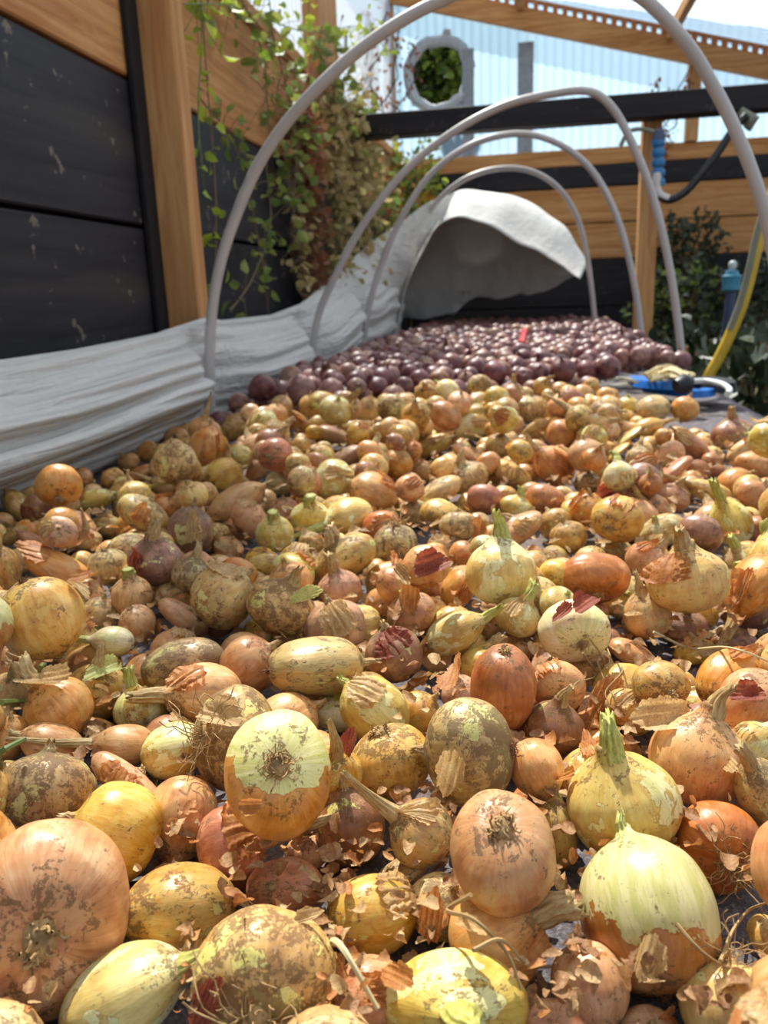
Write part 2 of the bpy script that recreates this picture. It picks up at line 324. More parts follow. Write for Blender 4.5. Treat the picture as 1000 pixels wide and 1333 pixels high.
YELLOW = """
-251 325 664 55 -81 -13 17 419 488 450 pf11|huge pink and gold onion with brown root scar, at the corner of the bed
65 379 655 89 -43 -7 11 359 393 408 hr01|biggest pale green onion, brown skin peeled off its top half
-126 309 652 64 -76 -5 7 351 352 350 df11|broad soil-smeared tan onion with knobbly root scar facing out
-147 410 703 41 -90 -10 12 322 369 337 hf11|half-peeled onion on top, star-shaped brown root disc facing out
-32 317 644 89 45 5 7 365 229 282 yl02|pale yellow onion with dark dry stalk pointing at the viewer
-11 377 687 21 -98 -7 -2 287 317 313 of11|plump orange onion with dry root tuft on top beside bare fabric
61 458 666 99 -1 -12 9 338 326 332 yn02|green and orange onion under a big sheet of amber skin
-197 298 645 85 -7 52 6 205 267 352 yn02|lemon yellow onion with folded pale neck, below the huge pink-gold onion
-37 475 686 47 43 -63 -44 317 346 307 dr02|large upright onion caked with brown soil on one cheek
-195 362 642 77 49 -37 -20 301 237 345 tc02|tan onion with a green cut neck stub poking sideways
117 517 664 99 -8 13 8 321 312 320 pn02|dusty pink onion with a pale grey shredded neck
-14 361 644 88 1 46 10 267 260 255 on02|orange onion with torn cream collar below the plump tufted onion
118 454 644 65 -76 -4 5 266 266 264 rf11|dark russet onion with wiry roots facing out, beside bare fabric
-84 375 639 54 -65 29 -45 234 206 277 gr12|golden onion with a fringe of white roots on its side
-253 400 658 72 37 -38 -46 288 306 342 gf02|glossy gold onion tucked behind the huge pink-gold onion
-435 619 705 0 -98 -9 -16 364 371 391 gr02|big gold onion high on the pile, ribbed skin, pale lower cheek
-315 424 669 97 -24 0 9 316 274 300 df02|wide onion with a thick crust of dark soil on top
34 342 639 38 91 11 7 191 204 215 pc02|satin pink onion with pale neck pointing down, bare fabric behind
-175 605 677 52 -65 32 -46 326 248 517 tf02|long oval tan-green onion with a brown skin patch
-113 446 644 100 0 -5 9 227 248 277 vr02|purple-brown onion with pale green belly between two pale-necked ones
-92 497 660 0 -98 -9 -16 299 271 255 tr12|tan onion with streaks of dirt, beside the soil-caked one
155 780 699 99 -4 -7 9 397 346 320 gn02|big butter yellow onion with stained cheek, on top
-206 494 672 42 -88 4 -19 299 390 329 dr11|mottled gold onion pressed behind the half-peeled onion
-183 413 644 55 -51 31 -58 230 263 209 rl02|russet onion with dry neck running under the half-peeled onion
-226 436 645 39 92 8 -1 242 267 288 on02|orange onion with pale flat neck hanging straight down
-17 568 684 5 -100 -9 2 254 296 342 rr02|tall russet onion behind the soil-caked one, ragged amber skin
-140 390 637 39 -91 0 -11 249 179 207 rr01|smooth russet onion shaded below the half-peeled onion
100 339 638 35 93 7 -4 236 225 244 gf12|honey coloured onion with tangled roots on top, at the bed corner
-26 790 701 99 -7 1 9 369 350 348 yn02|plump upright yellow-green onion with a flared dry neck
42 680 686 76 -64 -8 11 327 268 289 wf01|cream onion with curled dark red skin on top
-118 565 661 87 -23 -39 20 244 237 314 yr02|pale green onion with an orange skin flap, on top
-62 420 661 90 -1 -43 10 203 196 197 tl02|small olive onion with long grey neck leaning over the purple-brown one
-75 320 638 85 26 -45 -6 197 189 212 or02|orange onion squeezed beside the dark-stalked yellow onion
-309 740 684 87 -36 32 -5 332 329 334 tr02|two-lobed onion, greenish with a dark crease
-243 727 680 97 -3 24 8 344 302 274 dn02|brown onion with a bright lime skin flap standing on top
-376 537 661 94 -3 -32 10 278 265 269 on02|orange onion with a frayed neck and green stalk scrap beside it
71 839 679 88 -46 -2 8 391 295 296 rf01|copper brown onion draped with curled red skin
-120 672 660 98 -4 -14 9 270 261 266 vr02|dark purple-brown onion in crinkled skin beside the long oval one
8 482 672 33 91 15 19 183 196 208 oc02|small shiny orange onion with neck folded downward
-46 389 636 97 12 19 10 202 185 182 tr02|small tan round onion in front of the plump orange tufted onion
-305 626 660 52 -51 35 -59 314 241 413 dr02|soil-dusted onion with brown shredded wrapping
-264 575 661 77 47 -39 -20 292 256 327 pn02|pink-tan onion loosely wrapped in crumpled papery skin
-258 499 656 53 -46 36 -62 229 203 264 yn02|pale green speckled onion with neck pulled sideways
167 575 678 97 4 20 9 248 260 276 or02|orange onion with a rusty torn hole in its skin
222 808 684 27 92 1 -27 231 311 373 ol02|smooth orange onion, long dry stalk trailing forward
-213 881 680 97 7 -24 7 432 306 242 tn02|large tan onion with folded green neck flopped at its side
22 561 656 99 4 8 9 222 216 220 vn02|small purple-brown necked onion in front of the tall russet onion
-272 454 655 89 -37 28 -3 342 138 144 pf02|smooth salmon pink onion behind the glossy gold onion
-245 633 661 90 -7 43 6 266 264 273 or02|mid-sized orange round onion left of the long oval tan-green onion
-187 723 661 99 -1 -10 9 315 290 333 pf02|pinkish brown onion with dark dirt on its crown
104 600 678 71 -69 -8 11 221 180 199 tr11|olive-tan onion with a mop of thin pink roots
-67 711 666 85 2 52 11 186 216 303 yn02|lemon striped onion with cropped neck, skins around it
83 606 650 92 -8 39 6 214 170 174 tn02|small tan necked onion behind the dusty pink onion with shredded neck
160 619 675 82 -43 36 -11 237 186 310 or02|large smooth peach-orange onion near the edge of view
-437 854 681 99 10 3 8 321 304 307 vn02|purple dirty onion wrapped in ragged skins
-382 604 643 98 9 13 9 278 259 258 gn02|yellow onion with burnt-orange torn shell and purple scrap
118 1059 682 74 -62 20 -12 355 297 336 gr01|round cream and orange onion on top of the middle rows
26 592 676 69 -72 -1 4 216 200 206 of01|small orange flattened onion right of the tall russet onion
-577 871 661 87 3 -48 8 176 296 572 of02|orange onion with a purple-brown bruise on its side
151 488 662 97 9 -21 7 168 203 226 tn02|small tan necked onion right of the dusty pink onion with shredded neck
-360 501 653 73 40 -35 -43 199 147 259 pr02|small pink-brown round onion left of the small smooth olive-green onion
120 788 659 99 0 -15 9 240 240 252 gn02|mid-sized golden necked onion in front of the big butter yellow onion
-463 1014 670 99 -4 11 8 310 331 373 vr02|large purple-brown round onion behind the purple onion wrapped in skins
20 455 642 99 -13 1 9 129 174 244 tr02|spotted tan onion wedged behind the plump tufted onion
-17 1060 663 95 -3 -29 10 440 320 187 pn02|large pink-brown necked onion behind the plump upright yellow-green onion
-673 1045 727 85 -48 -15 15 334 314 316 oc01|large orange short-necked onion behind the purple onion wrapped in skins
-99 755 717 93 34 -13 1 233 221 219 of02|small orange flattened onion left of the plump upright yellow-green onion
-556 1064 680 96 -6 28 7 388 314 252 tr02|large tan round onion behind the purple onion wrapped in skins
-305 510 651 70 49 -39 -34 187 148 239 ol02|small orange long-necked onion in front of the small smooth olive-green onion
-118 781 656 98 15 -10 6 260 224 216 pc02|pinkish onion with a conical orange neck stub
-76 416 632 95 0 -31 9 226 140 82 tf02|tiny tan flattened onion left of the plump orange tufted onion
-8 747 669 97 -4 23 8 232 208 197 yn02|pale green onion leaning below the plump upright one
-246 1248 669 86 18 -49 -1 339 344 431 or02|large orange round onion behind the pale green veined onion
-454 1179 668 84 -36 40 -8 262 289 540 or02|smooth large orange onion in the middle rows by the white cover
269 1102 668 97 3 -23 8 247 301 351 yn02|mid-sized yellow-green necked onion behind the orange onion with trailing stalk
-261 1125 663 53 73 -21 -38 318 258 393 yl02|pale green veined onion, neck drooping forward
212 1012 677 91 -37 18 1 283 257 251 vr02|mid-sized purple-brown round onion behind the big butter yellow onion
-208 832 659 99 5 -9 8 261 241 233 pn02|mid-sized pink-brown necked onion in front of the tan onion with folded green neck
-568 1218 724 96 -23 -12 12 345 334 407 df12|large soil-dusted flattened onion behind the smooth large orange onion
46 1453 669 92 6 -39 7 329 320 424 on02|large orange necked onion behind the round cream and orange onion
-310 559 653 79 -62 6 0 186 173 179 yr01|small smooth olive-green onion beside the papery wrapped onion
-168 983 663 1 100 9 -2 298 295 361 df12|mid-sized soil-dusted flattened onion right of the tan onion with folded green neck
-124 460 674 98 18 6 9 175 167 166 gl12|tiny golden long-necked onion right of the half-peeled onion with the root disc
-361 752 654 94 -6 34 7 307 199 132 of02|small orange flattened onion left of the two-lobed greenish onion
-329 1326 671 72 40 48 31 361 373 359 yn02|large yellow-green necked onion behind the pale green veined onion
-419 665 639 86 20 44 18 243 132 344 or02|mid-sized orange round onion in front of the big gold onion by the frame edge
52 513 645 76 -65 -2 5 272 252 258 tn01|mid-sized tan necked onion left of the dusty pink onion with shredded neck
-487 647 643 96 21 -18 4 229 263 263 pr02|mid-sized pink-brown round onion in front of the big gold onion by the frame edge
161 816 636 99 14 3 8 269 198 177 vr02|small purple-brown round onion in front of the big butter yellow onion
-653 1553 682 98 -14 8 8 396 445 517 or02|large orange round onion, back yellow rows by the white cover
15 321 632 93 36 5 7 171 126 139 of02|flat orange onion cut off below, beside the satin pink onion
-347 1034 661 99 14 3 8 268 268 271 yc02|mid-sized yellow-green short-necked onion in front of the smooth large orange onion
-88 599 639 94 3 33 10 196 209 218 gr02|small golden round onion behind the soil-caked upright onion
-442 797 658 99 5 2 9 227 229 243 oc02|little fiery orange onion with short upright neck
84 647 645 85 48 18 14 273 249 262 gn02|mid-sized golden necked onion in front of the cream onion with red skin
-521 891 658 5 -99 -8 -4 253 243 244 tr02|mid-sized tan round onion left of the purple onion wrapped in skins
179 1093 658 95 15 -26 4 304 212 213 yr02|mid-sized yellow-green round onion right of the round cream and orange onion
-139 803 678 87 8 -48 5 196 207 238 or02|small orange round onion right of the tan onion with folded green neck
160 533 669 96 3 27 10 188 165 158 yn02|tiny yellow-green necked onion right of the dusty pink onion with shredded neck
-318 1117 661 99 12 3 8 296 279 277 yc02|mid-sized yellow-green short-necked onion left of the pale green veined onion
103 748 634 97 -7 24 7 253 184 119 pr02|small pink-brown round onion right of the cream onion with red skin
-477 785 639 98 -1 15 9 219 214 219 tr02|small tan round onion right of the big gold onion by the frame edge
-75 847 659 96 3 27 10 180 232 266 or02|small orange round onion left of the plump upright yellow-green onion
141 956 659 93 -9 35 6 260 243 238 pn02|mid-sized pink-brown necked onion left of the big butter yellow onion
-401 728 655 11 -98 -7 -12 194 195 203 or02|small orange round onion in front of the purple onion wrapped in skins
-399 504 654 98 6 15 9 129 166 201 or02|tiny orange round onion left of the small smooth olive-green onion
-139 432 630 98 20 3 8 140 116 113 pr02|tiny pink-brown round onion in front of the half-peeled onion with the root disc
-191 556 647 84 -30 44 -6 250 265 312 or02|mid-sized orange round onion behind the half-peeled onion with the root disc
204 790 633 99 14 3 8 242 161 137 vr02|small purple-brown round onion in front of the orange onion with trailing stalk
-392 661 665 66 46 -46 -39 169 141 210 wl02|slim whitish green onion with bare neck under the big gold one
54 1052 658 98 -4 -14 9 247 235 234 tr02|mid-sized tan round onion left of the round cream and orange onion
-407 1105 663 92 -7 39 7 293 236 253 or02|mid-sized orange round onion in front of the smooth large orange onion
-142 1283 663 96 -2 -27 10 418 311 212 tr02|large tan round onion in front of the whitish green sideways onion
-418 1279 725 66 -75 1 0 307 282 294 rr01|large russet round onion behind the smooth large orange onion
288 1325 655 72 41 -37 -42 279 166 411 tl02|mid-sized tan long-necked onion right of the round cream and orange onion
-96 1101 656 19 98 9 0 282 241 271 df12|mid-sized soil-dusted flattened onion behind the plump upright yellow-green onion
-65 1247 659 94 -30 14 4 309 270 246 rr02|mid-sized russet round onion behind the plump upright yellow-green onion
-165 604 635 96 -2 27 8 225 174 140 wn02|small whitish necked onion in front of the long oval tan-green onion
-580 887 705 86 45 19 14 221 203 207 pf12|small pink-brown flattened onion left of the purple onion wrapped in skins
-472 605 637 96 8 23 10 168 184 197 gn02|tiny golden necked onion in front of the big gold onion by the frame edge
-372 807 683 98 -4 17 8 220 210 209 dn12|small soil-dusted necked onion right of the purple onion wrapped in skins
-29 1429 660 96 -8 27 7 403 299 234 gf02|large golden flattened onion in front of the whitish green sideways onion
-555 1389 666 76 -48 40 -17 325 295 383 gr02|large golden round onion behind the smooth large orange onion
27 1251 659 91 -40 13 2 307 255 240 rr02|mid-sized russet round onion left of the round cream and orange onion
-732 1226 656 50 -48 38 -62 312 188 473 yl02|large yellow-green long-necked onion behind the purple onion wrapped in skins
321 1669 665 91 0 -40 9 207 316 477 rr02|large russet round onion, back yellow rows towards the blue tool
425 1781 667 99 -7 -4 9 451 380 339 vn02|large purple-brown necked onion, back yellow rows towards the blue tool
-105 1383 663 98 2 -18 8 390 318 273 tn02|large tan necked onion in front of the whitish green sideways onion
-246 776 689 99 8 -9 8 234 222 223 or12|mid-sized orange round onion behind the onion with the lime skin flap
-171 1667 730 91 7 -40 6 292 294 367 rr02|large russet round onion, farthest yellow rows in the middle of the bed
87 1182 661 99 6 2 9 261 263 273 or02|mid-sized orange round onion left of the round cream and orange onion
-128 1154 659 79 -56 24 -11 312 216 278 tr01|mid-sized tan round onion right of the pale green veined onion
131 1189 711 97 -24 -2 9 234 223 227 wn12|mid-sized whitish necked onion behind the round cream and orange onion
163 766 631 99 2 -11 8 205 150 115 gn02|tiny golden necked onion in front of the big butter yellow onion
-423 1747 733 96 22 16 11 361 375 364 yf02|large yellow-green flattened onion, farthest yellow rows in the middle of the bed
59 560 639 72 -69 -5 7 201 189 190 of11|small orange flattened onion left of the dusty pink onion with shredded neck
-659 880 652 99 6 2 9 159 249 365 tr02|mid-sized tan round onion behind the big gold onion by the frame edge
58 688 649 96 21 -18 4 191 175 179 tn02|small tan necked onion in front of the cream onion with red skin
240 1392 674 94 -2 -32 10 372 240 137 rf02|mid-sized russet flattened onion in front of the onion beside the blue-handled tool
54 622 636 99 14 3 8 191 186 185 pr02|small pink-brown round onion right of the tall russet onion
-207 1107 648 79 29 48 24 303 275 322 rr02|large russet round onion right of the pale green veined onion
-56 644 636 98 15 -13 6 176 178 184 pr02|tiny pink-brown round onion left of the tall russet onion
313 2144 670 46 -51 41 -60 394 353 456 tr02|large tan round onion, farthest yellow rows towards the blue tool
233 854 650 98 -14 -8 10 323 311 319 vc12|large purple-brown short-necked onion in front of the orange onion with trailing stalk
-133 1912 666 48 -55 38 -56 375 311 459 wn02|whitish green onion lying sideways in the far yellow rows
72 1804 668 98 -5 20 8 340 338 356 or02|large orange round onion, back yellow rows towards the blue tool
-182 1216 684 76 -53 33 -17 231 204 243 or02|mid-sized orange round onion right of the pale green veined onion
346 1287 659 96 3 27 10 284 245 233 or02|mid-sized orange round onion behind the orange onion with trailing stalk
-469 1053 712 98 12 -17 6 216 202 201 gr02|small golden round onion left of the smooth large orange onion
-87 727 638 99 14 3 8 167 190 208 gr02|small golden round onion in front of the lemon striped onion
-340 1164 709 89 -28 37 -2 217 196 227 tr02|small tan round onion behind the pale green veined onion
4 2186 669 100 1 2 9 569 446 447 tf02|large tan flattened onion, farthest yellow rows towards the blue tool
-243 1489 664 98 -6 17 8 293 293 308 or02|mid-sized orange round onion behind the pale green veined onion
-784 1152 663 98 -6 17 8 246 268 306 vr02|mid-sized purple-brown round onion left of the purple onion wrapped in skins
222 1276 657 98 8 17 10 267 230 218 pn02|mid-sized pink-brown necked onion right of the round cream and orange onion
-349 640 641 82 -51 26 -9 228 194 215 pr01|small pink-brown round onion behind the small smooth olive-green onion
-202 1707 660 82 9 54 15 204 229 443 tr02|large tan round onion, back yellow rows in the middle of the bed
389 1398 727 70 -62 -25 26 350 313 331 yr01|large yellow-green round onion, back yellow rows towards the blue tool
402 1504 660 98 -8 13 8 373 305 250 pn02|large pink-brown necked onion in front of the onion beside the blue-handled tool
-49 1671 720 91 20 -36 0 293 242 303 yr12|mid-sized yellow-green round onion, farthest yellow rows in the middle of the bed
-10 753 634 99 6 9 9 223 177 156 pn02|small pink-brown necked onion behind the tall russet onion
105 878 643 87 49 4 6 252 236 242 yf12|mid-sized yellow-green flattened onion behind the cream onion with red skin
-856 1204 650 96 -2 -27 10 170 286 379 tr02|more hidden mid-sized tan round onion behind the big gold onion by the frame edge
31 759 678 95 19 24 12 198 198 194 yf12|small yellow-green flattened onion behind the cream onion with red skin
61 331 628 96 25 4 8 134 100 105 pf02|pinkish onion cut off below, beneath a hanging skin strip
133 395 631 90 2 43 10 122 131 101 gr02|tiny yellow onion on bare fabric at the edge of view
393 2151 668 98 -1 15 9 353 343 347 or02|yellow onion at the far corner beside the blue-handled tool
-238 1706 725 89 46 1 4 324 298 309 tn12|large tan necked onion, farthest yellow rows in the middle of the bed
-304 1801 728 93 -35 11 4 348 332 330 dr02|large soil-dusted round onion, farthest yellow rows in the middle of the bed
-725 1908 669 95 8 -29 6 467 333 296 tr02|large tan round onion, back yellow rows by the white cover
-689 995 653 92 12 -38 4 122 96 313 pr02|small pink-brown round onion behind the big gold onion by the frame edge
147 387 684 93 -35 8 5 292 299 337 of02|mid-sized orange flattened onion right of the biggest pale green onion
-421 849 639 95 -3 28 8 203 204 213 tn02|small tan necked onion in front of the purple onion wrapped in skins
-420 1043 636 96 8 23 10 228 186 171 pr02|small pink-brown round onion in front of the smooth large orange onion
-177 1229 640 99 14 3 8 269 237 227 tr02|mid-sized tan round onion behind the tan onion with folded green neck
-335 421 634 87 26 -41 -5 161 111 273 gn02|small golden necked onion behind the huge pink-gold onion
41 1164 644 91 -34 -19 16 260 242 242 tr12|mid-sized tan round onion behind the plump upright yellow-green onion
-355 558 631 95 7 29 11 184 113 95 or02|tiny orange round onion in front of the big gold onion by the frame edge
141 607 639 85 48 17 13 204 187 194 vn02|small purple-brown necked onion behind the dusty pink onion with shredded neck
100 1421 696 99 1 -9 9 312 299 298 or02|large orange round onion behind the round cream and orange onion
-40 693 640 96 -20 21 5 217 205 202 gn12|small golden necked onion behind the tall russet onion
105 1746 711 87 -29 -34 20 322 260 275 dl02|large soil-dusted long-necked onion, farthest yellow rows towards the blue tool
31 835 682 84 -51 20 -5 189 167 174 gr01|small golden round onion right of the plump upright yellow-green onion
-17 1220 654 98 -9 19 7 268 222 187 yn02|small yellow-green necked onion behind the plump upright yellow-green onion
108 1357 702 96 22 14 10 215 203 201 on12|small orange necked onion behind the round cream and orange onion
-510 813 643 47 -53 40 -58 235 225 257 or12|mid-sized orange round onion right of the big gold onion by the frame edge
-452 1836 660 98 -5 20 8 432 318 225 or02|large orange round onion, back yellow rows in the middle of the bed
263 1580 660 93 -1 -37 10 350 262 296 of02|large orange flattened onion in front of the onion beside the blue-handled tool
116 1075 634 99 6 2 9 267 196 157 tr02|small tan round onion in front of the round cream and orange onion
-394 1232 641 99 14 3 8 252 238 235 pr02|mid-sized pink-brown round onion right of the smooth large orange onion
-60 1683 662 98 -1 15 9 291 283 286 tr02|mid-sized tan round onion, back yellow rows in the middle of the bed
-155 834 642 91 -41 -3 9 238 230 227 or11|mid-sized orange round onion in front of the tan onion with folded green neck
-14 1353 716 69 -72 -4 7 210 194 200 gn01|small golden necked onion, back yellow rows in the middle of the bed
-629 1026 650 100 -3 2 9 221 177 152 tl02|tiny tan long-necked onion left of the purple onion wrapped in skins
-81 982 654 97 1 24 9 175 185 198 or02|small orange round onion behind the lemon striped onion
142 642 637 65 -72 18 -18 190 170 183 gr11|small golden round onion behind the dusty pink onion with shredded neck
-533 968 649 54 -60 30 -51 297 283 324 dr02|large soil-dusted round onion left of the purple onion wrapped in skins
169 1232 694 89 -42 18 0 287 289 293 vf02|mid-sized purple-brown flattened onion behind the round cream and orange onion
12 792 675 82 -33 -40 25 197 147 221 tf02|small tan flattened onion in front of the plump upright yellow-green onion
9 493 635 98 20 3 8 180 167 163 rr02|tiny russet round onion behind the plump orange tufted onion
-458 1422 643 100 3 2 9 274 260 257 wr02|mid-sized whitish round onion right of the smooth large orange onion
-173 771 642 54 -62 30 -48 232 219 309 tf02|mid-sized tan flattened onion behind the long oval tan-green onion
-609 1145 686 94 -24 -21 14 258 243 239 tn12|mid-sized tan necked onion behind the purple onion wrapped in skins
-671 1064 652 92 -28 27 1 363 330 318 or02|large orange round onion left of the purple onion wrapped in skins
-36 803 634 99 10 3 8 148 153 164 pr02|tiny pink-brown round onion right of the lemon striped onion
105 1438 640 99 6 2 9 245 232 228 tr02|mid-sized tan round onion behind the round cream and orange onion
-119 1619 657 96 3 27 10 387 226 151 pr02|mid-sized pink-brown round onion in front of the whitish green sideways onion
-328 1538 716 56 -58 28 -52 231 219 252 gn02|mid-sized golden necked onion, back yellow rows in the middle of the bed
176 1191 700 97 23 -4 6 174 164 164 rn02|tiny russet necked onion behind the round cream and orange onion
210 1805 657 95 0 -31 9 407 225 73 yr02|large yellow-green round onion, back yellow rows towards the blue tool
-402 2016 690 99 2 10 9 313 358 415 gr02|large golden round onion, farthest yellow rows in the middle of the bed
16 1885 660 89 5 43 12 206 162 398 tr02|mid-sized tan round onion, back yellow rows towards the blue tool
-590 2013 665 92 12 -38 4 240 189 488 or02|large orange round onion, back yellow rows in the middle of the bed
-658 1138 637 71 44 -38 -40 209 181 247 tn02|small tan necked onion behind the purple onion wrapped in skins
-344 691 643 68 -71 -11 14 248 228 236 or11|mid-sized orange round onion behind the small smooth olive-green onion
254 978 655 97 1 -21 9 239 209 191 yn02|small yellow-green necked onion behind the orange onion with trailing stalk
170 1641 655 95 0 -31 9 370 207 70 gr02|mid-sized golden round onion, back yellow rows towards the blue tool
-331 939 650 48 -54 38 -57 175 137 237 tr02|tiny tan round onion behind the onion with the lime skin flap
-315 798 683 87 3 -48 8 213 228 260 or12|mid-sized orange round onion behind the two-lobed greenish onion
410 1630 660 90 2 43 10 214 199 367 gn02|mid-sized golden necked onion, back yellow rows towards the blue tool
-255 814 685 67 -69 19 -17 271 223 247 yf01|mid-sized yellow-green flattened onion behind the onion with the lime skin flap
-332 583 639 98 -13 -11 10 204 195 195 yn02|small yellow-green necked onion left of the small smooth olive-green onion
310 1115 654 98 -5 20 8 222 201 190 rr02|small russet round onion behind the orange onion with trailing stalk
267 1909 660 55 -48 32 -60 301 224 400 gn02|large golden necked onion, back yellow rows towards the blue tool
-70 1419 681 94 -18 -24 14 235 219 258 of02|small orange flattened onion in front of the whitish green sideways onion
-367 1582 660 97 8 -23 7 423 263 186 pr02|large pink-brown round onion behind the pale green veined onion
-158 886 648 86 50 5 6 305 281 289 or12|large orange round onion right of the tan onion with folded green neck
-145 1360 685 82 -31 47 -8 189 198 228 gr02|small golden round onion in front of the whitish green sideways onion
-744 1435 655 84 10 51 15 151 160 359 or02|mid-sized orange round onion left of the smooth large orange onion
-129 2163 732 90 41 10 9 354 328 335 dr02|large soil-dusted round onion, farthest yellow rows in the middle of the bed
27 698 640 93 32 -16 1 222 210 209 pf12|small pink-brown flattened onion in front of the cream onion with red skin
-520 1473 656 93 8 -34 6 310 148 180 pn02|mid-sized pink-brown necked onion behind the smooth large orange onion
-756 1041 651 96 12 -26 5 241 132 111 tr02|small tan round onion behind the big gold onion by the frame edge
122 307 679 87 8 47 13 221 189 292 of12|small orange flattened onion right of the biggest pale green onion
-215 2174 720 90 -14 -39 16 308 324 366 wr12|large whitish round onion, farthest yellow rows in the middle of the bed
342 1403 648 88 -11 46 4 262 291 336 or12|large orange round onion in front of the onion beside the blue-handled tool
-244 743 636 66 32 -47 -49 167 157 184 tr02|tiny tan round onion in front of the onion with the lime skin flap
-460 565 721 98 21 -3 7 296 282 280 hr02|mid-sized half-peeled round onion left of the big gold onion by the frame edge
-459 701 643 91 39 14 11 251 240 240 yf02|mid-sized yellow-green flattened onion in front of the big gold onion by the frame edge
-162 1911 724 97 18 10 9 294 312 314 pf02|mid-sized pink-brown flattened onion, farthest yellow rows in the middle of the bed
-654 1346 655 73 40 -35 -43 223 188 273 tl02|small tan long-necked onion left of the smooth large orange onion
115 1461 720 97 9 19 10 231 240 256 yf02|small yellow-green flattened onion, back yellow rows towards the blue tool
-279 533 641 80 -60 8 -1 232 213 220 rr11|mid-sized russet round onion in front of the small smooth olive-green onion
-370 1246 717 69 -72 2 0 198 182 189 gr01|small golden round onion behind the smooth large orange onion
-76 1989 724 80 -56 18 -6 321 286 303 yn11|large yellow-green necked onion, farthest yellow rows in the middle of the bed
-452 1080 641 82 51 -23 -12 232 208 226 dl12|small soil-dusted long-necked onion in front of the smooth large orange onion
-276 753 638 67 -61 33 -26 188 173 200 yl02|small yellow-green long-necked onion in front of the onion with the lime skin flap
-838 1657 658 86 10 48 15 217 203 284 or02|mid-sized orange round onion, back yellow rows by the white cover
154 1167 651 65 30 -48 -51 322 305 358 or02|large orange round onion right of the round cream and orange onion
-497 1915 726 64 -54 -39 38 374 300 404 tf01|large tan flattened onion, farthest yellow rows in the middle of the bed
63 1838 720 93 -28 22 2 238 222 217 or12|mid-sized orange round onion, farthest yellow rows towards the blue tool
-277 1380 711 90 -36 23 -1 224 203 200 on02|small orange necked onion, back yellow rows in the middle of the bed
-301 1065 637 94 7 31 11 220 186 182 tr02|small tan round onion left of the tan onion with folded green neck
-546 1612 726 91 42 -3 3 297 274 283 yr12|mid-sized yellow-green round onion, back yellow rows by the white cover
132 1624 716 56 -57 29 -53 236 224 258 gn12|mid-sized golden necked onion, back yellow rows towards the blue tool
182 1294 693 88 12 43 14 310 225 327 vf02|mid-sized purple-brown flattened onion in front of the onion beside the blue-handled tool
-471 1432 717 93 6 35 11 328 276 278 rn02|large russet necked onion, back yellow rows by the white cover
-637 980 690 79 -48 -30 25 239 205 226 on01|mid-sized orange necked onion left of the purple onion wrapped in skins
-869 1622 640 96 12 -26 5 247 221 220 pr02|small pink-brown round onion left of the smooth large orange onion
-506 1355 711 91 24 30 15 190 173 174 yf10|tiny yellow-green flattened onion, back yellow rows by the white cover
-240 1447 716 89 9 -44 5 158 165 197 vr00|small purple-brown round onion, back yellow rows in the middle of the bed
-264 1298 689 93 4 36 11 253 209 213 rr12|mid-sized russet round onion behind the pale green veined onion
-203 1545 640 94 7 31 11 258 211 203 or02|small orange round onion in front of the whitish green sideways onion
184 1232 646 88 43 -20 -5 289 258 275 ol02|mid-sized orange long-necked onion right of the round cream and orange onion
-331 786 642 88 -9 47 5 210 220 307 vf02|mid-sized purple-brown flattened onion in front of the two-lobed greenish onion
-274 1587 718 73 -61 -21 22 239 216 226 gr01|mid-sized golden round onion, back yellow rows in the middle of the bed
-413 1816 730 90 34 23 15 350 318 329 pn02|large pink-brown necked onion, farthest yellow rows in the middle of the bed
-1 604 643 69 -73 -2 4 250 232 239 rf01|mid-sized russet flattened onion in front of the tall russet onion
39 2238 723 92 32 20 13 275 252 259 tn02|mid-sized tan necked onion, farthest yellow rows towards the blue tool
35 1024 637 66 44 -46 -40 176 168 192 yn02|small yellow-green necked onion right of the plump upright yellow-green onion
-351 1212 693 95 -29 -10 12 273 261 262 rr02|mid-sized russet round onion right of the smooth large orange onion
97 1894 726 90 0 -43 10 286 315 368 vr12|large purple-brown round onion, farthest yellow rows towards the blue tool
-578 1182 658 92 6 38 11 229 227 229 or02|small orange round onion behind the purple onion wrapped in skins
-792 1402 655 94 7 31 11 171 198 206 or00|small orange round onion left of the smooth large orange onion
-263 1344 691 82 -55 14 -3 259 234 243 tr01|mid-sized tan round onion behind the pale green veined onion
-269 2116 722 91 40 2 6 278 258 262 tn02|mid-sized tan necked onion, farthest yellow rows in the middle of the bed
80 778 633 99 14 3 8 200 156 141 vr02|tiny purple-brown round onion right of the cream onion with red skin
310 1543 641 91 21 -37 0 226 191 242 rr12|mid-sized russet round onion in front of the onion beside the blue-handled tool
109 266 691 87 39 -29 -8 298 262 293 on02|mid-sized orange necked onion in front of the biggest pale green onion
-223 1531 684 75 -65 -1 5 199 184 190 or11|small orange round onion, back yellow rows in the middle of the bed
-106 889 643 85 -52 -5 9 244 230 230 pr01|mid-sized pink-brown round onion behind the lemon striped onion
232 729 645 94 15 -30 3 295 249 265 of12|mid-sized orange flattened onion in front of the orange onion with trailing stalk
124 1221 682 80 -37 46 -12 173 178 206 pr02|small pink-brown round onion behind the round cream and orange onion
191 1440 685 98 -18 6 8 233 222 225 dn12|mid-sized soil-dusted necked onion in front of the onion beside the blue-handled tool
-861 1863 650 83 52 14 12 330 303 317 of02|large orange flattened onion, back yellow rows by the white cover
-388 1459 682 93 29 -24 -1 291 254 270 tr02|mid-sized tan round onion right of the smooth large orange onion
166 1768 718 51 -59 34 -52 205 199 227 tn02|small tan necked onion, farthest yellow rows towards the blue tool
-41 2125 717 99 -11 4 8 274 264 265 pn02|mid-sized pink-brown necked onion, farthest yellow rows in the middle of the bed
-376 842 677 83 -47 29 -9 253 199 230 pf02|small pink-brown flattened onion behind the two-lobed greenish onion
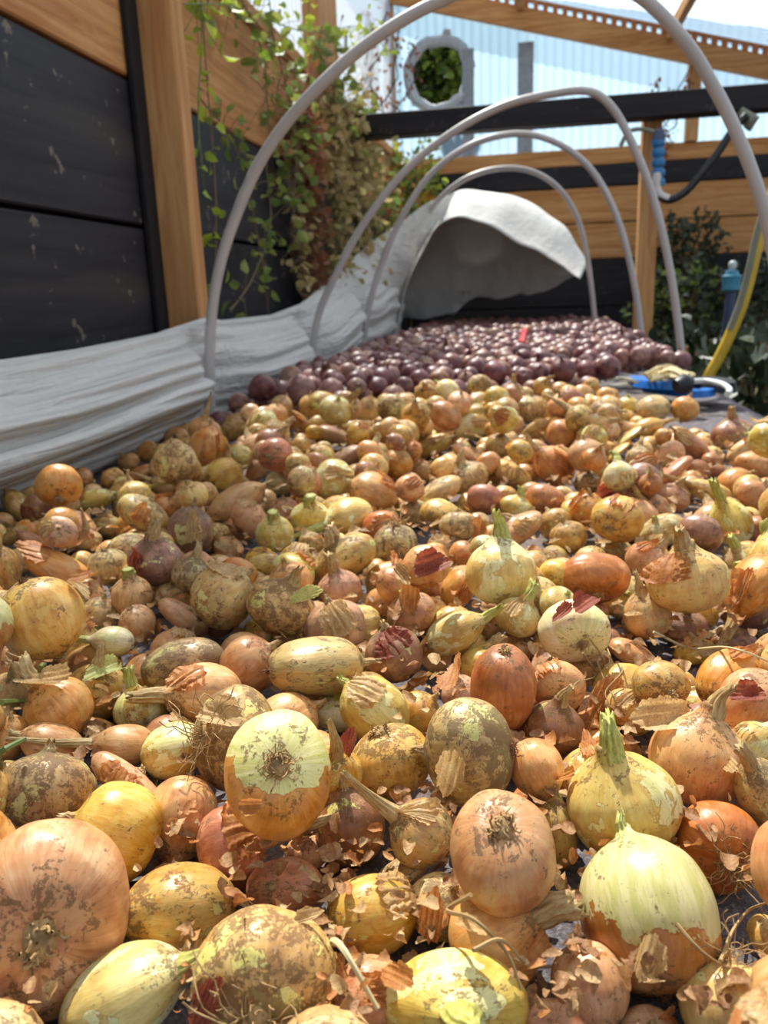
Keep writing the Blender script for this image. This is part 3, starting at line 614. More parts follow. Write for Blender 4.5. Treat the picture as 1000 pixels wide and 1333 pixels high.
-567 1761 723 99 4 9 9 276 264 266 or12|mid-sized orange round onion, farthest yellow rows by the white cover
-73 1165 640 57 -65 25 -44 207 195 224 tr12|small tan round onion behind the plump upright yellow-green onion
-852 1401 656 96 12 -26 5 210 212 217 or02|more hidden small orange round onion behind the purple onion wrapped in skins
-120 1070 637 81 -37 44 -12 164 167 197 tl02|small tan long-necked onion left of the plump upright yellow-green onion
-381 1395 684 83 49 -24 -10 269 222 245 rf02|mid-sized russet flattened onion behind the pale green veined onion
-502 1733 656 97 4 20 9 227 216 214 gr00|small golden round onion, back yellow rows in the middle of the bed
-764 1091 640 90 -28 34 -1 231 196 195 on02|small orange necked onion behind the big gold onion by the frame edge
-697 963 638 73 -68 -3 7 190 176 182 gn01|small golden necked onion behind the big gold onion by the frame edge
260 843 698 94 -31 -9 11 349 338 340 yc02|large yellow-green short-necked onion behind the orange onion with trailing stalk
-687 1613 713 98 -1 18 9 280 267 265 ol12|mid-sized orange long-necked onion, back yellow rows by the white cover
-479 1759 681 70 -71 -2 5 194 179 186 gr10|small golden round onion, back yellow rows in the middle of the bed
-264 857 683 93 -32 18 2 207 205 232 tf02|small tan flattened onion left of the tan onion with folded green neck
266 2287 660 99 6 2 9 314 276 262 yr02|mid-sized yellow-green round onion, farthest yellow rows towards the blue tool
269 1684 682 90 40 15 12 172 159 164 or00|tiny orange round onion, back yellow rows towards the blue tool
-535 1961 714 99 11 -1 8 324 313 310 gr12|large golden round onion, farthest yellow rows in the middle of the bed
-531 1517 693 87 -31 -33 20 335 274 289 pn12|large pink-brown necked onion, back yellow rows by the white cover
-350 978 640 95 21 20 12 218 203 204 gr02|small golden round onion behind the two-lobed greenish onion
357 1349 648 85 36 34 20 333 279 300 tf12|large tan flattened onion behind the orange onion with trailing stalk
-435 1132 640 99 7 2 8 236 223 222 pn02|small pink-brown necked onion in front of the smooth large orange onion
-51 928 681 88 47 2 5 173 160 165 yr02|tiny yellow-green round onion behind the plump upright yellow-green onion
-486 1504 722 91 -16 38 3 273 263 265 gn12|mid-sized golden necked onion, back yellow rows by the white cover
149 486 633 99 10 3 8 111 136 159 or02|tiny orange round onion in front of the dusty pink onion with shredded neck
-241 1512 719 56 34 -57 -49 198 185 213 gr02|small golden round onion, back yellow rows in the middle of the bed
352 1623 640 99 -1 14 9 221 211 212 rr02|small russet round onion in front of the onion beside the blue-handled tool
261 1172 647 94 -33 -3 9 292 280 281 pn02|mid-sized pink-brown necked onion behind the big butter yellow onion
182 843 637 83 -56 6 2 179 166 169 gl01|tiny golden long-necked onion in front of the big butter yellow onion
349 1585 633 99 6 2 9 203 169 150 rr00|tiny russet round onion in front of the onion beside the blue-handled tool
-30 862 633 99 6 2 9 207 164 143 pr02|tiny pink-brown round onion in front of the plump upright yellow-green onion
-126 1986 685 99 -10 -2 9 290 280 280 tr02|mid-sized tan round onion, farthest yellow rows in the middle of the bed
70 841 635 99 14 3 8 183 176 172 pr02|tiny pink-brown round onion behind the cream onion with red skin
252 2220 639 99 6 2 9 245 222 213 gr00|small golden round onion, farthest yellow rows towards the blue tool
-196 474 630 98 20 3 8 131 114 113 rr02|tiny russet round onion in front of the half-peeled onion with the root disc
-172 662 632 99 14 3 8 184 144 130 pr02|tiny pink-brown round onion in front of the long oval tan-green onion
"""
RED = """-715 2121 741 40 87 18 21 390 Rf1;-603 2107 740 53 -78 -20 26 385 Sn1;97 2423 744 96 27 -7 5 373 Rr1;234 2515 743 67 67 23 21 363 Rr1;-100 2436 741 20 -93 -13 27 356 Rc1;384 2993 736 7 99 9 1 370 Sr1;-530 2157 728 87 4 47 12 356 Sr1;-465 2180 733 82 54 17 13 276 Sr1;-795 2149 696 92 -37 -9 12 311 Ur1;-418 2328 742 98 2 20 9 353 Rr1;169 2505 736 12 -92 -13 35 305 Rn1;547 3143 702 99 -11 -5 9 381 Rr1;-419 2251 726 95 -7 -27 11 284 Rc1;-13 2403 731 45 -89 -1 -6 281 Rf1;-348 2279 723 74 61 -21 -17 282 Rf1;-735 2468 733 30 -93 -13 20 389 Un1;29 2444 738 91 42 2 6 304 Rr1;-312 2335 734 95 -28 16 4 313 Rn1;324 3000 731 33 -52 50 -61 317 Sf1;482 3022 725 27 93 2 -24 288 Sf0;-252 2676 744 50 -70 33 -39 384 Rr1;-259 2370 731 23 -96 -3 -16 297 Ur1;-168 2654 734 84 -54 6 3 341 Rr1;432 3078 738 86 29 37 19 346 Sf1;-689 2207 722 77 59 -20 -15 324 Rc1;-42 2570 742 91 -4 -40 12 356 Rf1;-604 2450 742 94 34 -9 3 374 Uc1;43 2841 741 99 -6 0 9 384 Rr1;-429 2628 738 81 -48 -24 21 339 Sn1;-561 2506 741 87 -49 5 4 345 Ur1;440 3132 703 97 -19 -12 11 374 Rn1;-487 2281 738 48 76 -18 -41 308 Rr1;-371 2228 694 78 -61 13 -5 373 Ur1;-371 2558 733 70 -71 10 -8 268 Rc1;256 3039 742 88 36 26 16 360 Sf1;-21 3024 737 90 33 -27 -4 313 Rr1;-37 3134 745 67 30 -46 -50 387 Rr1;-624 2317 732 97 2 22 9 261 Sf1;-579 2766 737 3 -92 -8 -37 366 Rr1;-842 2110 650 23 95 4 -22 326 Rr1;-183 2436 720 95 29 -5 5 274 Sr1;-474 2357 734 84 -54 7 2 373 Sn1;295 3131 744 72 -62 26 -17 376 Sr1;-163 2928 741 98 -19 4 8 361 Sn1;190 3005 740 72 -70 3 0 335 Rc1;-659 2418 734 96 18 18 11 337 Sr1;-270 2611 738 91 24 31 15 316 Sr1;361 3110 743 96 27 -1 6 377 Rr1;-251 2446 732 82 -53 18 -5 309 Sn1;-617 2943 743 83 -32 45 -8 372 Sn1;8 2374 695 55 -81 9 -16 302 Un1;-580 2371 733 82 -38 41 -10 331 Rr1;-634 2148 697 60 70 28 27 331 Un1;-284 3330 738 80 -21 -51 23 352 Uf1;123 3064 737 54 -48 33 -60 291 Uf0;-448 2830 742 67 74 4 0 355 Rr1;163 3409 742 84 54 4 5 357 Sr1;-350 2779 736 99 -11 5 8 334 Ur1;421 3727 741 96 0 -28 9 386 Rn1;-686 2894 736 97 21 11 10 369 Sr1;-551 2320 733 86 37 -35 -9 265 Rr1;-320 3268 733 95 -26 18 4 357 Rn1;211 2924 733 81 -58 10 -1 341 Rr1;48 3576 740 15 -98 -6 -10 382 Uf1;-173 3304 738 65 -51 -42 38 362 Rr1;-32 2467 730 90 36 20 13 270 Rf1;-421 2467 732 89 -20 40 1 332 Un1;493 3966 742 88 -21 42 0 357 Rc0;120 3123 741 73 -52 -33 30 353 Ur1;-695 2667 733 94 17 26 12 381 Rf1;-728 2170 691 53 49 -58 -38 264 Un1;-437 3219 737 99 1 14 9 338 Rf1;-736 2615 740 29 -81 -23 45 355 Rf1;369 3143 687 99 8 -2 8 271 Sr0;-481 3121 741 45 50 -64 -39 360 Rf1;230 3469 735 87 49 -7 -1 353 Rf1;-82 2526 737 8 -99 -9 6 318 Un1;-200 2786 736 55 -75 -22 29 295 Uf1;-209 2327 698 83 -39 -33 24 376 Rn1;-183 2564 723 68 36 -44 -47 274 Rr1;-520 3758 739 99 -7 2 9 382 Un0;-732 2824 740 59 41 -54 -44 334 Rr1;-339 2987 738 47 -86 -12 15 377 Sf1;120 2487 695 44 88 12 9 348 Ur1;-459 2221 692 77 -44 43 -16 350 Rr1;161 4269 744 84 -22 -45 21 381 Rn0;-459 3821 741 90 39 14 11 373 Rr0;-212 2506 719 74 51 36 26 295 Rr1;-535 2982 738 52 84 -4 -17 305 Rn0;-512 3378 740 89 -15 -40 16 386 Sr1;212 4028 741 63 77 7 3 389 Rf0;-92 3044 737 36 93 9 3 348 Un1;356 3512 743 46 -88 -9 10 388 Rr1;-556 2923 730 88 44 15 12 261 Sc0;-105 3586 738 81 45 31 21 322 Sc0;-677 4096 738 17 -80 -20 54 388 Sc0;485 3109 736 92 33 -21 -1 293 Rf0;-312 2465 734 10 -90 -5 -43 275 Rr1;-292 3651 738 75 66 1 0 317 Rr0;147 2715 729 92 39 3 7 279 Sr1;-347 3346 742 95 24 16 11 351 Sn1;-352 3820 746 98 -15 -10 10 387 Un0;-707 3306 737 42 80 26 34 371 Sn1;222 2580 733 77 -61 -13 15 345 Rf1;181 2778 732 84 -14 52 2 272 Ur0;-130 4041 744 6 -98 -9 14 367 Uf0;-691 3534 742 87 33 -35 -7 349 Rc0;-625 2684 739 97 -22 8 7 327 Rf1;-53 2412 696 11 -99 -9 5 314 Rf1;-363 2656 732 95 -22 -18 13 291 Rr1;-552 3323 735 92 -27 -23 15 364 Rr1;-324 3496 744 89 27 -38 -4 380 Sf1;324 3075 702 99 7 -5 8 362 Uf1;-305 2817 735 58 81 -3 -13 338 Rr1;100 2788 730 41 82 24 33 362 Rn1;68 3250 737 95 -15 26 5 377 Sf1;269 3523 739 95 -28 -8 11 330 Sn0;378 4589 744 77 58 -22 -16 381 Sc0;340 5121 741 54 -84 0 -4 369 Sr0;-127 2816 730 99 2 12 9 297 Ur1;58 2668 733 58 81 7 1 292 Sf1;-238 3767 737 86 -50 9 2 372 Un0;-516 2669 725 97 -17 14 7 303 Rn1;250 2815 731 64 75 -6 -12 334 Rr1;-720 2542 734 90 39 -20 -3 344 Rr1;-78 4793 745 79 -57 -16 17 387 Uf0;170 2451 696 87 -2 49 8 297 Rr1;-264 4016 743 40 -71 -31 49 379 Ur0;-183 4615 740 86 -23 46 -2 377 Ur0;243 4536 742 91 4 -41 7 367 Rr0;96 4322 745 84 -51 20 -5 386 Rc0;-401 2727 732 83 -51 -15 16 308 Rc1;248 3772 740 67 -72 -11 13 338 Rr0;-81 2947 734 65 -70 20 -20 327 Sn1;141 3213 735 36 77 29 45 335 Sf1;31 2613 734 98 19 -4 7 299 Sn1;-619 3061 737 59 80 0 -7 360 Ur1;-450 3611 736 93 -35 -3 9 301 Sf0;-231 3200 733 90 -11 43 5 275 Sn0;-630 3472 735 86 -41 28 -5 311 Rn0;-10 4744 741 29 -93 0 -21 382 Un0;-153 4902 740 89 -17 42 1 384 Rf0;91 3687 739 97 -22 3 8 342 Rn0;22 2733 727 97 1 21 9 328 Rr1;-696 2997 735 44 -87 -13 19 369 Rf1;-14 3749 733 97 8 20 10 372 Rc0;51 2512 731 31 -92 1 -23 277 Ur1;-460 2699 738 69 -64 -23 24 302 Uf1;-147 3936 736 96 14 21 11 293 Sn0;-692 4831 741 77 60 -17 -12 346 Rr0;17 3444 733 71 70 0 -3 292 Rc0;-33 4329 737 27 -95 -2 -17 344 Rr0;-327 2691 726 86 -50 12 0 296 Ur1;-316 3972 741 44 -89 -9 10 355 Rf0;41 2975 737 61 -78 -10 12 381 Rn1;-685 3412 737 90 -35 25 -1 306 Rc0;-344 4674 743 48 -85 -14 18 382 Sr0;-377 3196 735 95 -25 -14 12 324 Rn0;-130 3507 732 87 -49 -1 8 289 Sr0;-373 5342 742 55 71 -23 -37 385 Rf0;-406 4012 738 84 -54 1 5 378 Rn0;-556 4159 742 21 -86 3 -46 362 Ur0;343 4089 736 95 7 27 10 342 Sr0;-297 2551 727 90 38 -22 -4 292 Rr1;522 3219 694 48 78 25 30 320 Ur1;382 5071 739 9 93 13 32 370 Sf0;-603 3130 737 29 82 -8 -49 301 Rn0;-254 4322 740 99 7 10 9 383 Sr0;225 3323 733 54 55 -56 -31 263 Rf0;474 3175 692 50 -47 38 -62 261 Un0;-49 2327 694 94 34 -6 4 330 Sr1;-646 4325 737 78 -26 -50 26 313 Rf0;-452 4810 737 87 -16 47 1 362 Rf0;-733 4044 731 93 27 -25 0 358 Rn0;-628 4040 737 92 39 -6 3 309 Rf0;32 4282 742 70 47 -39 -37 364 Ur0;-52 3658 735 97 16 15 10 284 Rr0;-220 3440 737 62 -71 -22 26 297 Rf0;129 3639 735 63 -63 33 -30 310 Sn0;-425 2882 735 100 -2 0 9 301 Sn0;-495 4509 735 61 53 -49 -32 316 Sc0;-727 3215 732 92 3 38 10 318 Ur0;378 3456 738 65 -76 -1 1 312 Sn0;-423 3901 735 99 -7 -6 9 284 Rr0;-198 5094 743 82 -49 27 -9 372 Rf0;334 3801 739 63 62 34 31 344 Sr0;-41 3820 739 88 21 39 17 325 Sn0;222 5981 746 53 85 4 -4 388 Rf0;163 3829 737 18 -98 -6 -9 296 Rn0;186 3974 736 31 95 8 0 287 Sn0;-640 4867 737 39 -67 45 -45 376 Rf0;-373 4548 741 3 99 9 -5 365 Rn0;-122 3198 729 93 -13 -33 14 278 Rr0;-74 5859 740 55 82 12 9 380 Rn0;20 5692 742 86 35 33 19 356 Sr0;472 3590 734 46 84 19 21 266 Rc0;44 3899 738 94 -31 13 4 350 Sn0;225 5124 740 79 61 3 3 363 Uc0;304 3416 735 88 47 -12 -3 347 Sn1;-51 2671 738 89 40 -21 -4 364 Ur1;33 5031 743 91 -42 4 6 363 Uf0;-532 4707 737 90 -27 35 -1 382 Un0;356 4313 738 62 -67 -27 30 353 Rr0;-64 4137 737 80 -41 41 -12 328 Rn0;-612 5038 736 59 76 -12 -23 343 Sf0;321 3571 739 85 -52 7 2 342 Rc0;89 3196 734 84 -40 -30 22 280 Uc0;325 3226 739 37 -49 48 -63 375 Sf1;-477 5610 745 9 -95 -11 29 387 Sn0;-425 6243 743 93 30 -20 0 369 Sc0;-421 2973 730 70 70 13 11 337 Rr1;433 3434 735 68 74 1 -2 284 Rn0;-227 2873 736 92 29 22 13 304 Un1;112 4190 737 42 -89 -11 13 327 Rc0;84 2722 732 61 -75 15 -19 295 Sr1;-586 3424 738 91 -41 0 8 310 Sr0;-527 4362 737 73 52 -37 -25 306 Rr0;-213 3391 732 98 -19 -2 9 268 Ur0;-73 2472 694 65 47 -46 -38 344 Sf1;-687 3601 740 46 -81 -20 29 377 Sc0;98 3388 735 65 34 -48 -48 344 Sn1;413 3204 697 98 0 19 9 332 Uf1;-79 2728 735 52 -81 -17 22 300 Ur1;-227 4067 740 94 -28 -15 13 335 Sr0;-242 4492 738 43 -78 -24 38 375 Un0;-728 4750 738 85 45 23 16 311 Rn0;140 4043 732 79 48 31 22 298 Ur0;-190 3998 733 81 -55 18 -6 319 Rf0;-15 3549 728 50 46 -61 -41 365 Sf1;-768 2104 655 35 -59 48 -55 375 Rn1;-557 3208 734 74 -67 7 -3 270 Rf0;-357 4376 734 75 -34 -47 30 368 Rr0;-259 2775 741 80 -59 11 -2 377 Rn1;-847 2192 645 94 -13 -29 13 272 Sf1;61 3962 741 77 54 27 20 361 Rc0;-300 4091 744 43 90 6 -3 389 Sc0;-563 3646 738 92 36 10 10 335 Ur0;251 5355 742 27 80 26 48 374 Sc0;-550 5197 742 12 95 12 24 363 Sf0;-432 3728 732 97 -9 19 7 262 Rf0;-72 2842 733 59 71 -22 -32 327 Ur1;-590 3525 737 99 5 -13 8 335 Un0;494 4176 738 94 26 18 12 337 Rr0;-407 4266 741 99 -12 -4 9 341 Rn0;213 4766 739 67 49 -43 -35 334 Rf0;-160 2720 731 72 44 -36 -40 320 Rr1;-115 2373 693 67 73 -9 -14 348 Uf1;-517 2451 734 94 27 -21 1 279 Rr1;-609 5390 741 62 -76 -13 16 384 Rn0;88 5064 743 62 46 -50 -39 372 Ur0;-309 2894 737 97 -19 8 7 328 Rn1;187 2830 729 88 -44 -10 12 294 Rr1;441 4455 733 38 92 7 -1 283 Rn0;260 4856 740 68 -55 -36 34 357 Sr0;-653 4453 739 71 -62 26 -19 350 Sr0;-489 4884 739 73 69 0 -2 368 Uc0;-549 2720 726 78 59 15 12 272 Rr0;16 2563 728 67 -74 2 -1 284 Rc1;-501 2827 725 38 91 2 -14 283 Rr0;-148 3366 735 87 -41 25 -4 295 Ur0;-521 4000 737 69 73 4 1 365 Rc0;-490 2916 733 53 73 29 32 309 Rf1;310 4591 735 99 -7 -9 10 322 Sr0;-180 3842 725 71 49 41 30 295 Sf0;-232 5160 739 55 83 6 1 368 Rr0;495 5723 743 85 -43 -23 19 384 Uf0;440 3266 736 99 0 8 9 289 Rn0;-733 4281 739 29 -90 -15 28 319 Rn0;-250 3687 735 40 -89 4 -21 270 Sf0;485 5364 739 65 33 -48 -49 355 Rn0;-15 3198 738 74 -58 -25 25 349 Rc1;257 4077 739 94 -6 -30 11 323 Sr0;32 4023 738 88 -46 -1 8 334 Rr0;-182 6441 744 100 -2 -3 9 378 Rr0;-192 4277 730 54 -84 -2 -1 312 Rc0;313 6099 739 55 -84 -4 3 347 Sn0;481 5026 739 81 -59 -2 7 350 Uf0;-679 5983 741 89 45 -12 -2 365 Uf0;-593 4533 738 62 -65 -29 32 337 Rn0;482 4261 733 10 -97 -6 -19 379 Sn0;296 6305 743 53 44 -59 -43 384 Sf0;-224 3078 724 98 -19 8 7 306 Rn0;-471 4673 735 84 -18 -47 20 323 Uf0;408 4395 727 70 -64 26 -20 299 Rf0;300 4365 734 90 23 33 16 300 Rn0;-691 5407 736 56 -60 28 -51 371 Rr0;-172 2842 732 30 -56 51 -58 289 Rr0;-461 5055 741 81 36 40 23 348 Rr0;-429 3351 732 65 74 13 11 299 Rf0;71 2453 691 76 62 15 12 276 Sr1;-555 2612 730 98 -4 -19 10 282 Uf1;-456 5919 742 100 2 0 9 352 Un0;-67 3992 733 82 29 44 22 306 Rr0;-602 6412 742 79 -61 6 1 368 Rr0;431 4023 736 43 84 -9 -33 327 Rr0;140 4605 739 98 -13 13 7 361 Sn0;-92 4290 736 74 -62 -18 19 328 Rr0;165 5163 737 46 88 12 9 324 Sf0;-300 3772 738 47 -88 -5 2 316 Rn0;-179 4341 736 95 32 -1 6 318 Uf0;-371 2882 733 88 44 13 11 311 Rc1;-443 2294 689 73 63 -20 -18 326 Sr1;33 3699 736 54 50 -57 -36 339 Rn0;-325 5467 740 78 -52 -25 23 355 Rn0;-175 3703 728 44 71 34 44 266 Rr0"""
YELLOW_REST = """-302 1620 702 225;11 1499 686 236;-598 1909 723 260;159 1737 684 289;-152 696 638 188;-91 1285 641 230;-345 394 680 213;-56 1940 697 341;81 1009 639 210;-131 2077 700 349;-841 1130 640 218;166 2254 719 239;-255 1639 696 323;-497 1859 682 249;7 877 675 198;-602 1112 644 262;31 747 643 250;-150 504 645 271;-629 1770 723 240;328 1087 695 305;164 1859 701 350;-587 1285 696 312;7 1363 640 217;186 2038 718 239;186 1975 694 352;-253 901 639 205;-451 1302 640 213;107 1830 720 252;-481 887 643 253;-33 1782 686 261;-303 337 689 240;-279 790 672 178;116 816 636 176;-76 784 641 231;-193 636 636 175;-233 1752 694 281;-269 680 644 254;-543 1444 687 252;209 1528 683 193;-223 1961 708 273;-545 1562 715 193;-53 747 637 179;-513 1184 639 208;-724 1137 676 209;-38 1311 642 239;-685 1241 641 223;51 2195 702 178;-135 627 640 214;275 1422 639 208;130 673 637 181;-77 1763 684 179;-383 471 636 176;139 2216 696 333;-182 1771 686 221;-86 271 645 266;-121 1014 639 207;-241 251 645 272;-567 1667 725 306;85 2268 697 335;-677 1385 678 226;-756 1385 641 227;-504 1177 682 193;-716 1307 644 262;-532 1156 679 171;247 1699 648 304;-31 531 646 282;-290 1177 649 312;70 1231 642 234;-535 858 637 184;-508 681 683 238;-102 813 639 206;-574 991 640 218;-691 923 643 242;-347 1252 640 218;-117 840 679 222;-9 2249 692 280;318 1212 639 209;141 1536 640 210;-47 1743 652 343;206 618 690 256;-4 1478 644 258;222 1964 644 255;-456 908 683 173;-298 1944 717 264;-438 529 644 255;-145 1754 641 227;-228 1014 645 269;-547 1202 682 180;331 1903 642 239;56 1333 640 211;-620 1459 643 250;-198 1271 638 189;75 1287 640 216;50 901 650 324;-82 1849 715 177;-370 818 641 227;-468 1371 713 198;-266 2008 696 330;193 985 645 264;-393 933 641 223;365 1682 640 212;-426 1909 653 350;-2 823 677 227;-273 2208 724 255;-371 1299 641 221;-75 1469 649 308;-689 1368 640 211;155 1910 716 191;-69 1816 709 214;-694 1674 693 301;-137 1423 675 190;271 1017 643 246;-282 1471 688 232;151 1323 640 210;-224 775 642 237;67 2157 649 308;120 1711 677 212;-405 1546 678 215;288 1473 638 195;139 1411 642 233;-795 1336 639 202;-408 486 679 184;-541 1018 642 234;-13 1803 642 239;-798 1792 647 293;-712 1525 688 234;-276 1427 682 259;-819 1464 641 222;-600 960 637 181;-323 458 640 213;-92 1796 640 213;-683 1429 690 265;-403 1352 685 254;-24 1527 649 311;-153 1573 644 254;-592 1714 698 328;-193 1905 641 222;-801 1053 642 236;-602 836 640 210;-378 432 643 245;211 1141 640 210;116 1297 642 236;-862 1263 646 275;-712 1591 682 170;-577 1534 684 180;421 1857 644 260;267 2071 641 224;-860 1925 648 302;-638 1376 716 176;-490 738 642 236;375 1828 642 232;-545 1874 639 206;98 2051 720 259;-538 1429 637 185;-577 1071 636 177;-216 1209 636 170;223 2281 687 212;-109 1211 638 194;-357 1697 692 262;-343 1859 679 219;47 2056 641 227;-449 951 640 211;-731 1725 693 335;-243 1686 637 180;-299 1278 639 207;-451 1961 723 283;-581 1589 683 218;273 902 689 292;-493 1603 649 309;284 2190 640 214;65 1686 641 225;-98 1751 637 180;-366 2091 695 327;105 1499 637 179;73 1866 685 199;156 2155 688 211;-240 1546 712 183;-502 689 640 217;-303 1715 648 306;-543 1144 637 179;-312 2019 716 231;-163 1982 644 258;-210 1423 641 222;-186 949 638 193;138 1675 686 242;129 1590 683 219;-520 718 681 208;370 1880 642 233;130 353 636 173;-104 2031 698 174;-305 1506 685 230;-334 898 637 186;-397 1349 638 192;-781 1589 641 226;-149 1813 638 190;141 2012 690 302;-652 1612 683 213;-486 1080 679 176;-467 847 641 229;-498 1776 640 218;2 981 641 230;-336 1602 686 197;-10 1417 700 189;-239 1744 643 253;-433 1412 681 266;-46 1111 638 196;205 1048 637 187;297 1746 645 266;-661 1280 640 218;-319 2141 694 286;81 1993 700 344;-557 1733 651 333;-643 1409 650 322;184 1917 689 238;-213 1791 649 311;-367 1748 650 327;-724 937 680 218;317 1819 642 239;157 1015 641 224;-290 1378 676 170;228 955 637 182;113 1768 641 230;-4 1278 637 182;-312 1433 648 301;-460 1693 642 238;305 1270 639 202;-330 1799 681 217;14 1656 649 316;210 1181 637 178;317 1034 721 277;-78 1972 651 335;192 2032 651 335;-676 1688 641 229;273 2114 639 207;-505 1875 641 222;393 1403 640 211;-459 1879 685 197;-549 679 651 338;-689 1738 640 214;-76 919 640 214;-17 414 641 222;-816 1696 644 253;-547 1259 649 314;-264 1057 638 195;159 1694 644 263;-647 810 645 272;-370 1941 649 313;-159 1675 636 171;-42 1367 636 177;-663 1844 716 186;-384 1812 649 313;-597 777 642 237;-201 1842 643 248;-167 1474 638 189;36 1992 642 242;-376 1396 641 224;57 1944 639 209;81 1860 644 254;-419 584 638 192;173 1284 638 194;-768 1271 640 212;62 2079 681 181;127 1798 685 298;-190 1818 694 313;-598 1879 684 180;-603 1249 641 228;-498 1060 644 255;-513 1815 640 220;246 1353 636 176;-441 1950 681 184;123 1111 637 184;-341 1168 640 210;166 1763 642 232;-30 1867 678 214;-19 1572 681 175;-176 2035 688 238;133 1295 675 182;-577 1628 687 214;-641 1646 638 193;-408 1498 676 214;120 2167 707 198;247 2003 639 209;-311 1572 647 289;-465 1338 636 172;-323 1638 653 353;-28 579 636 173;-450 2037 644 263;273 1513 636 173;295 1865 640 216;189 1354 645 265;44 2096 638 196;123 1907 640 217;-58 1833 652 341;22 850 646 280;211 1428 642 233;-765 1736 648 297;78 1930 686 239;5 1583 640 210;148 852 638 195;-248 1573 684 221;-286 1675 685 210;120 1551 683 216;-174 1999 718 238;349 1728 646 275;-841 1327 647 293;-103 2022 640 210;131 1593 640 216;-825 1746 643 245;373 1921 638 194;138 557 641 230;-70 1601 640 215;-242 2065 692 287"""
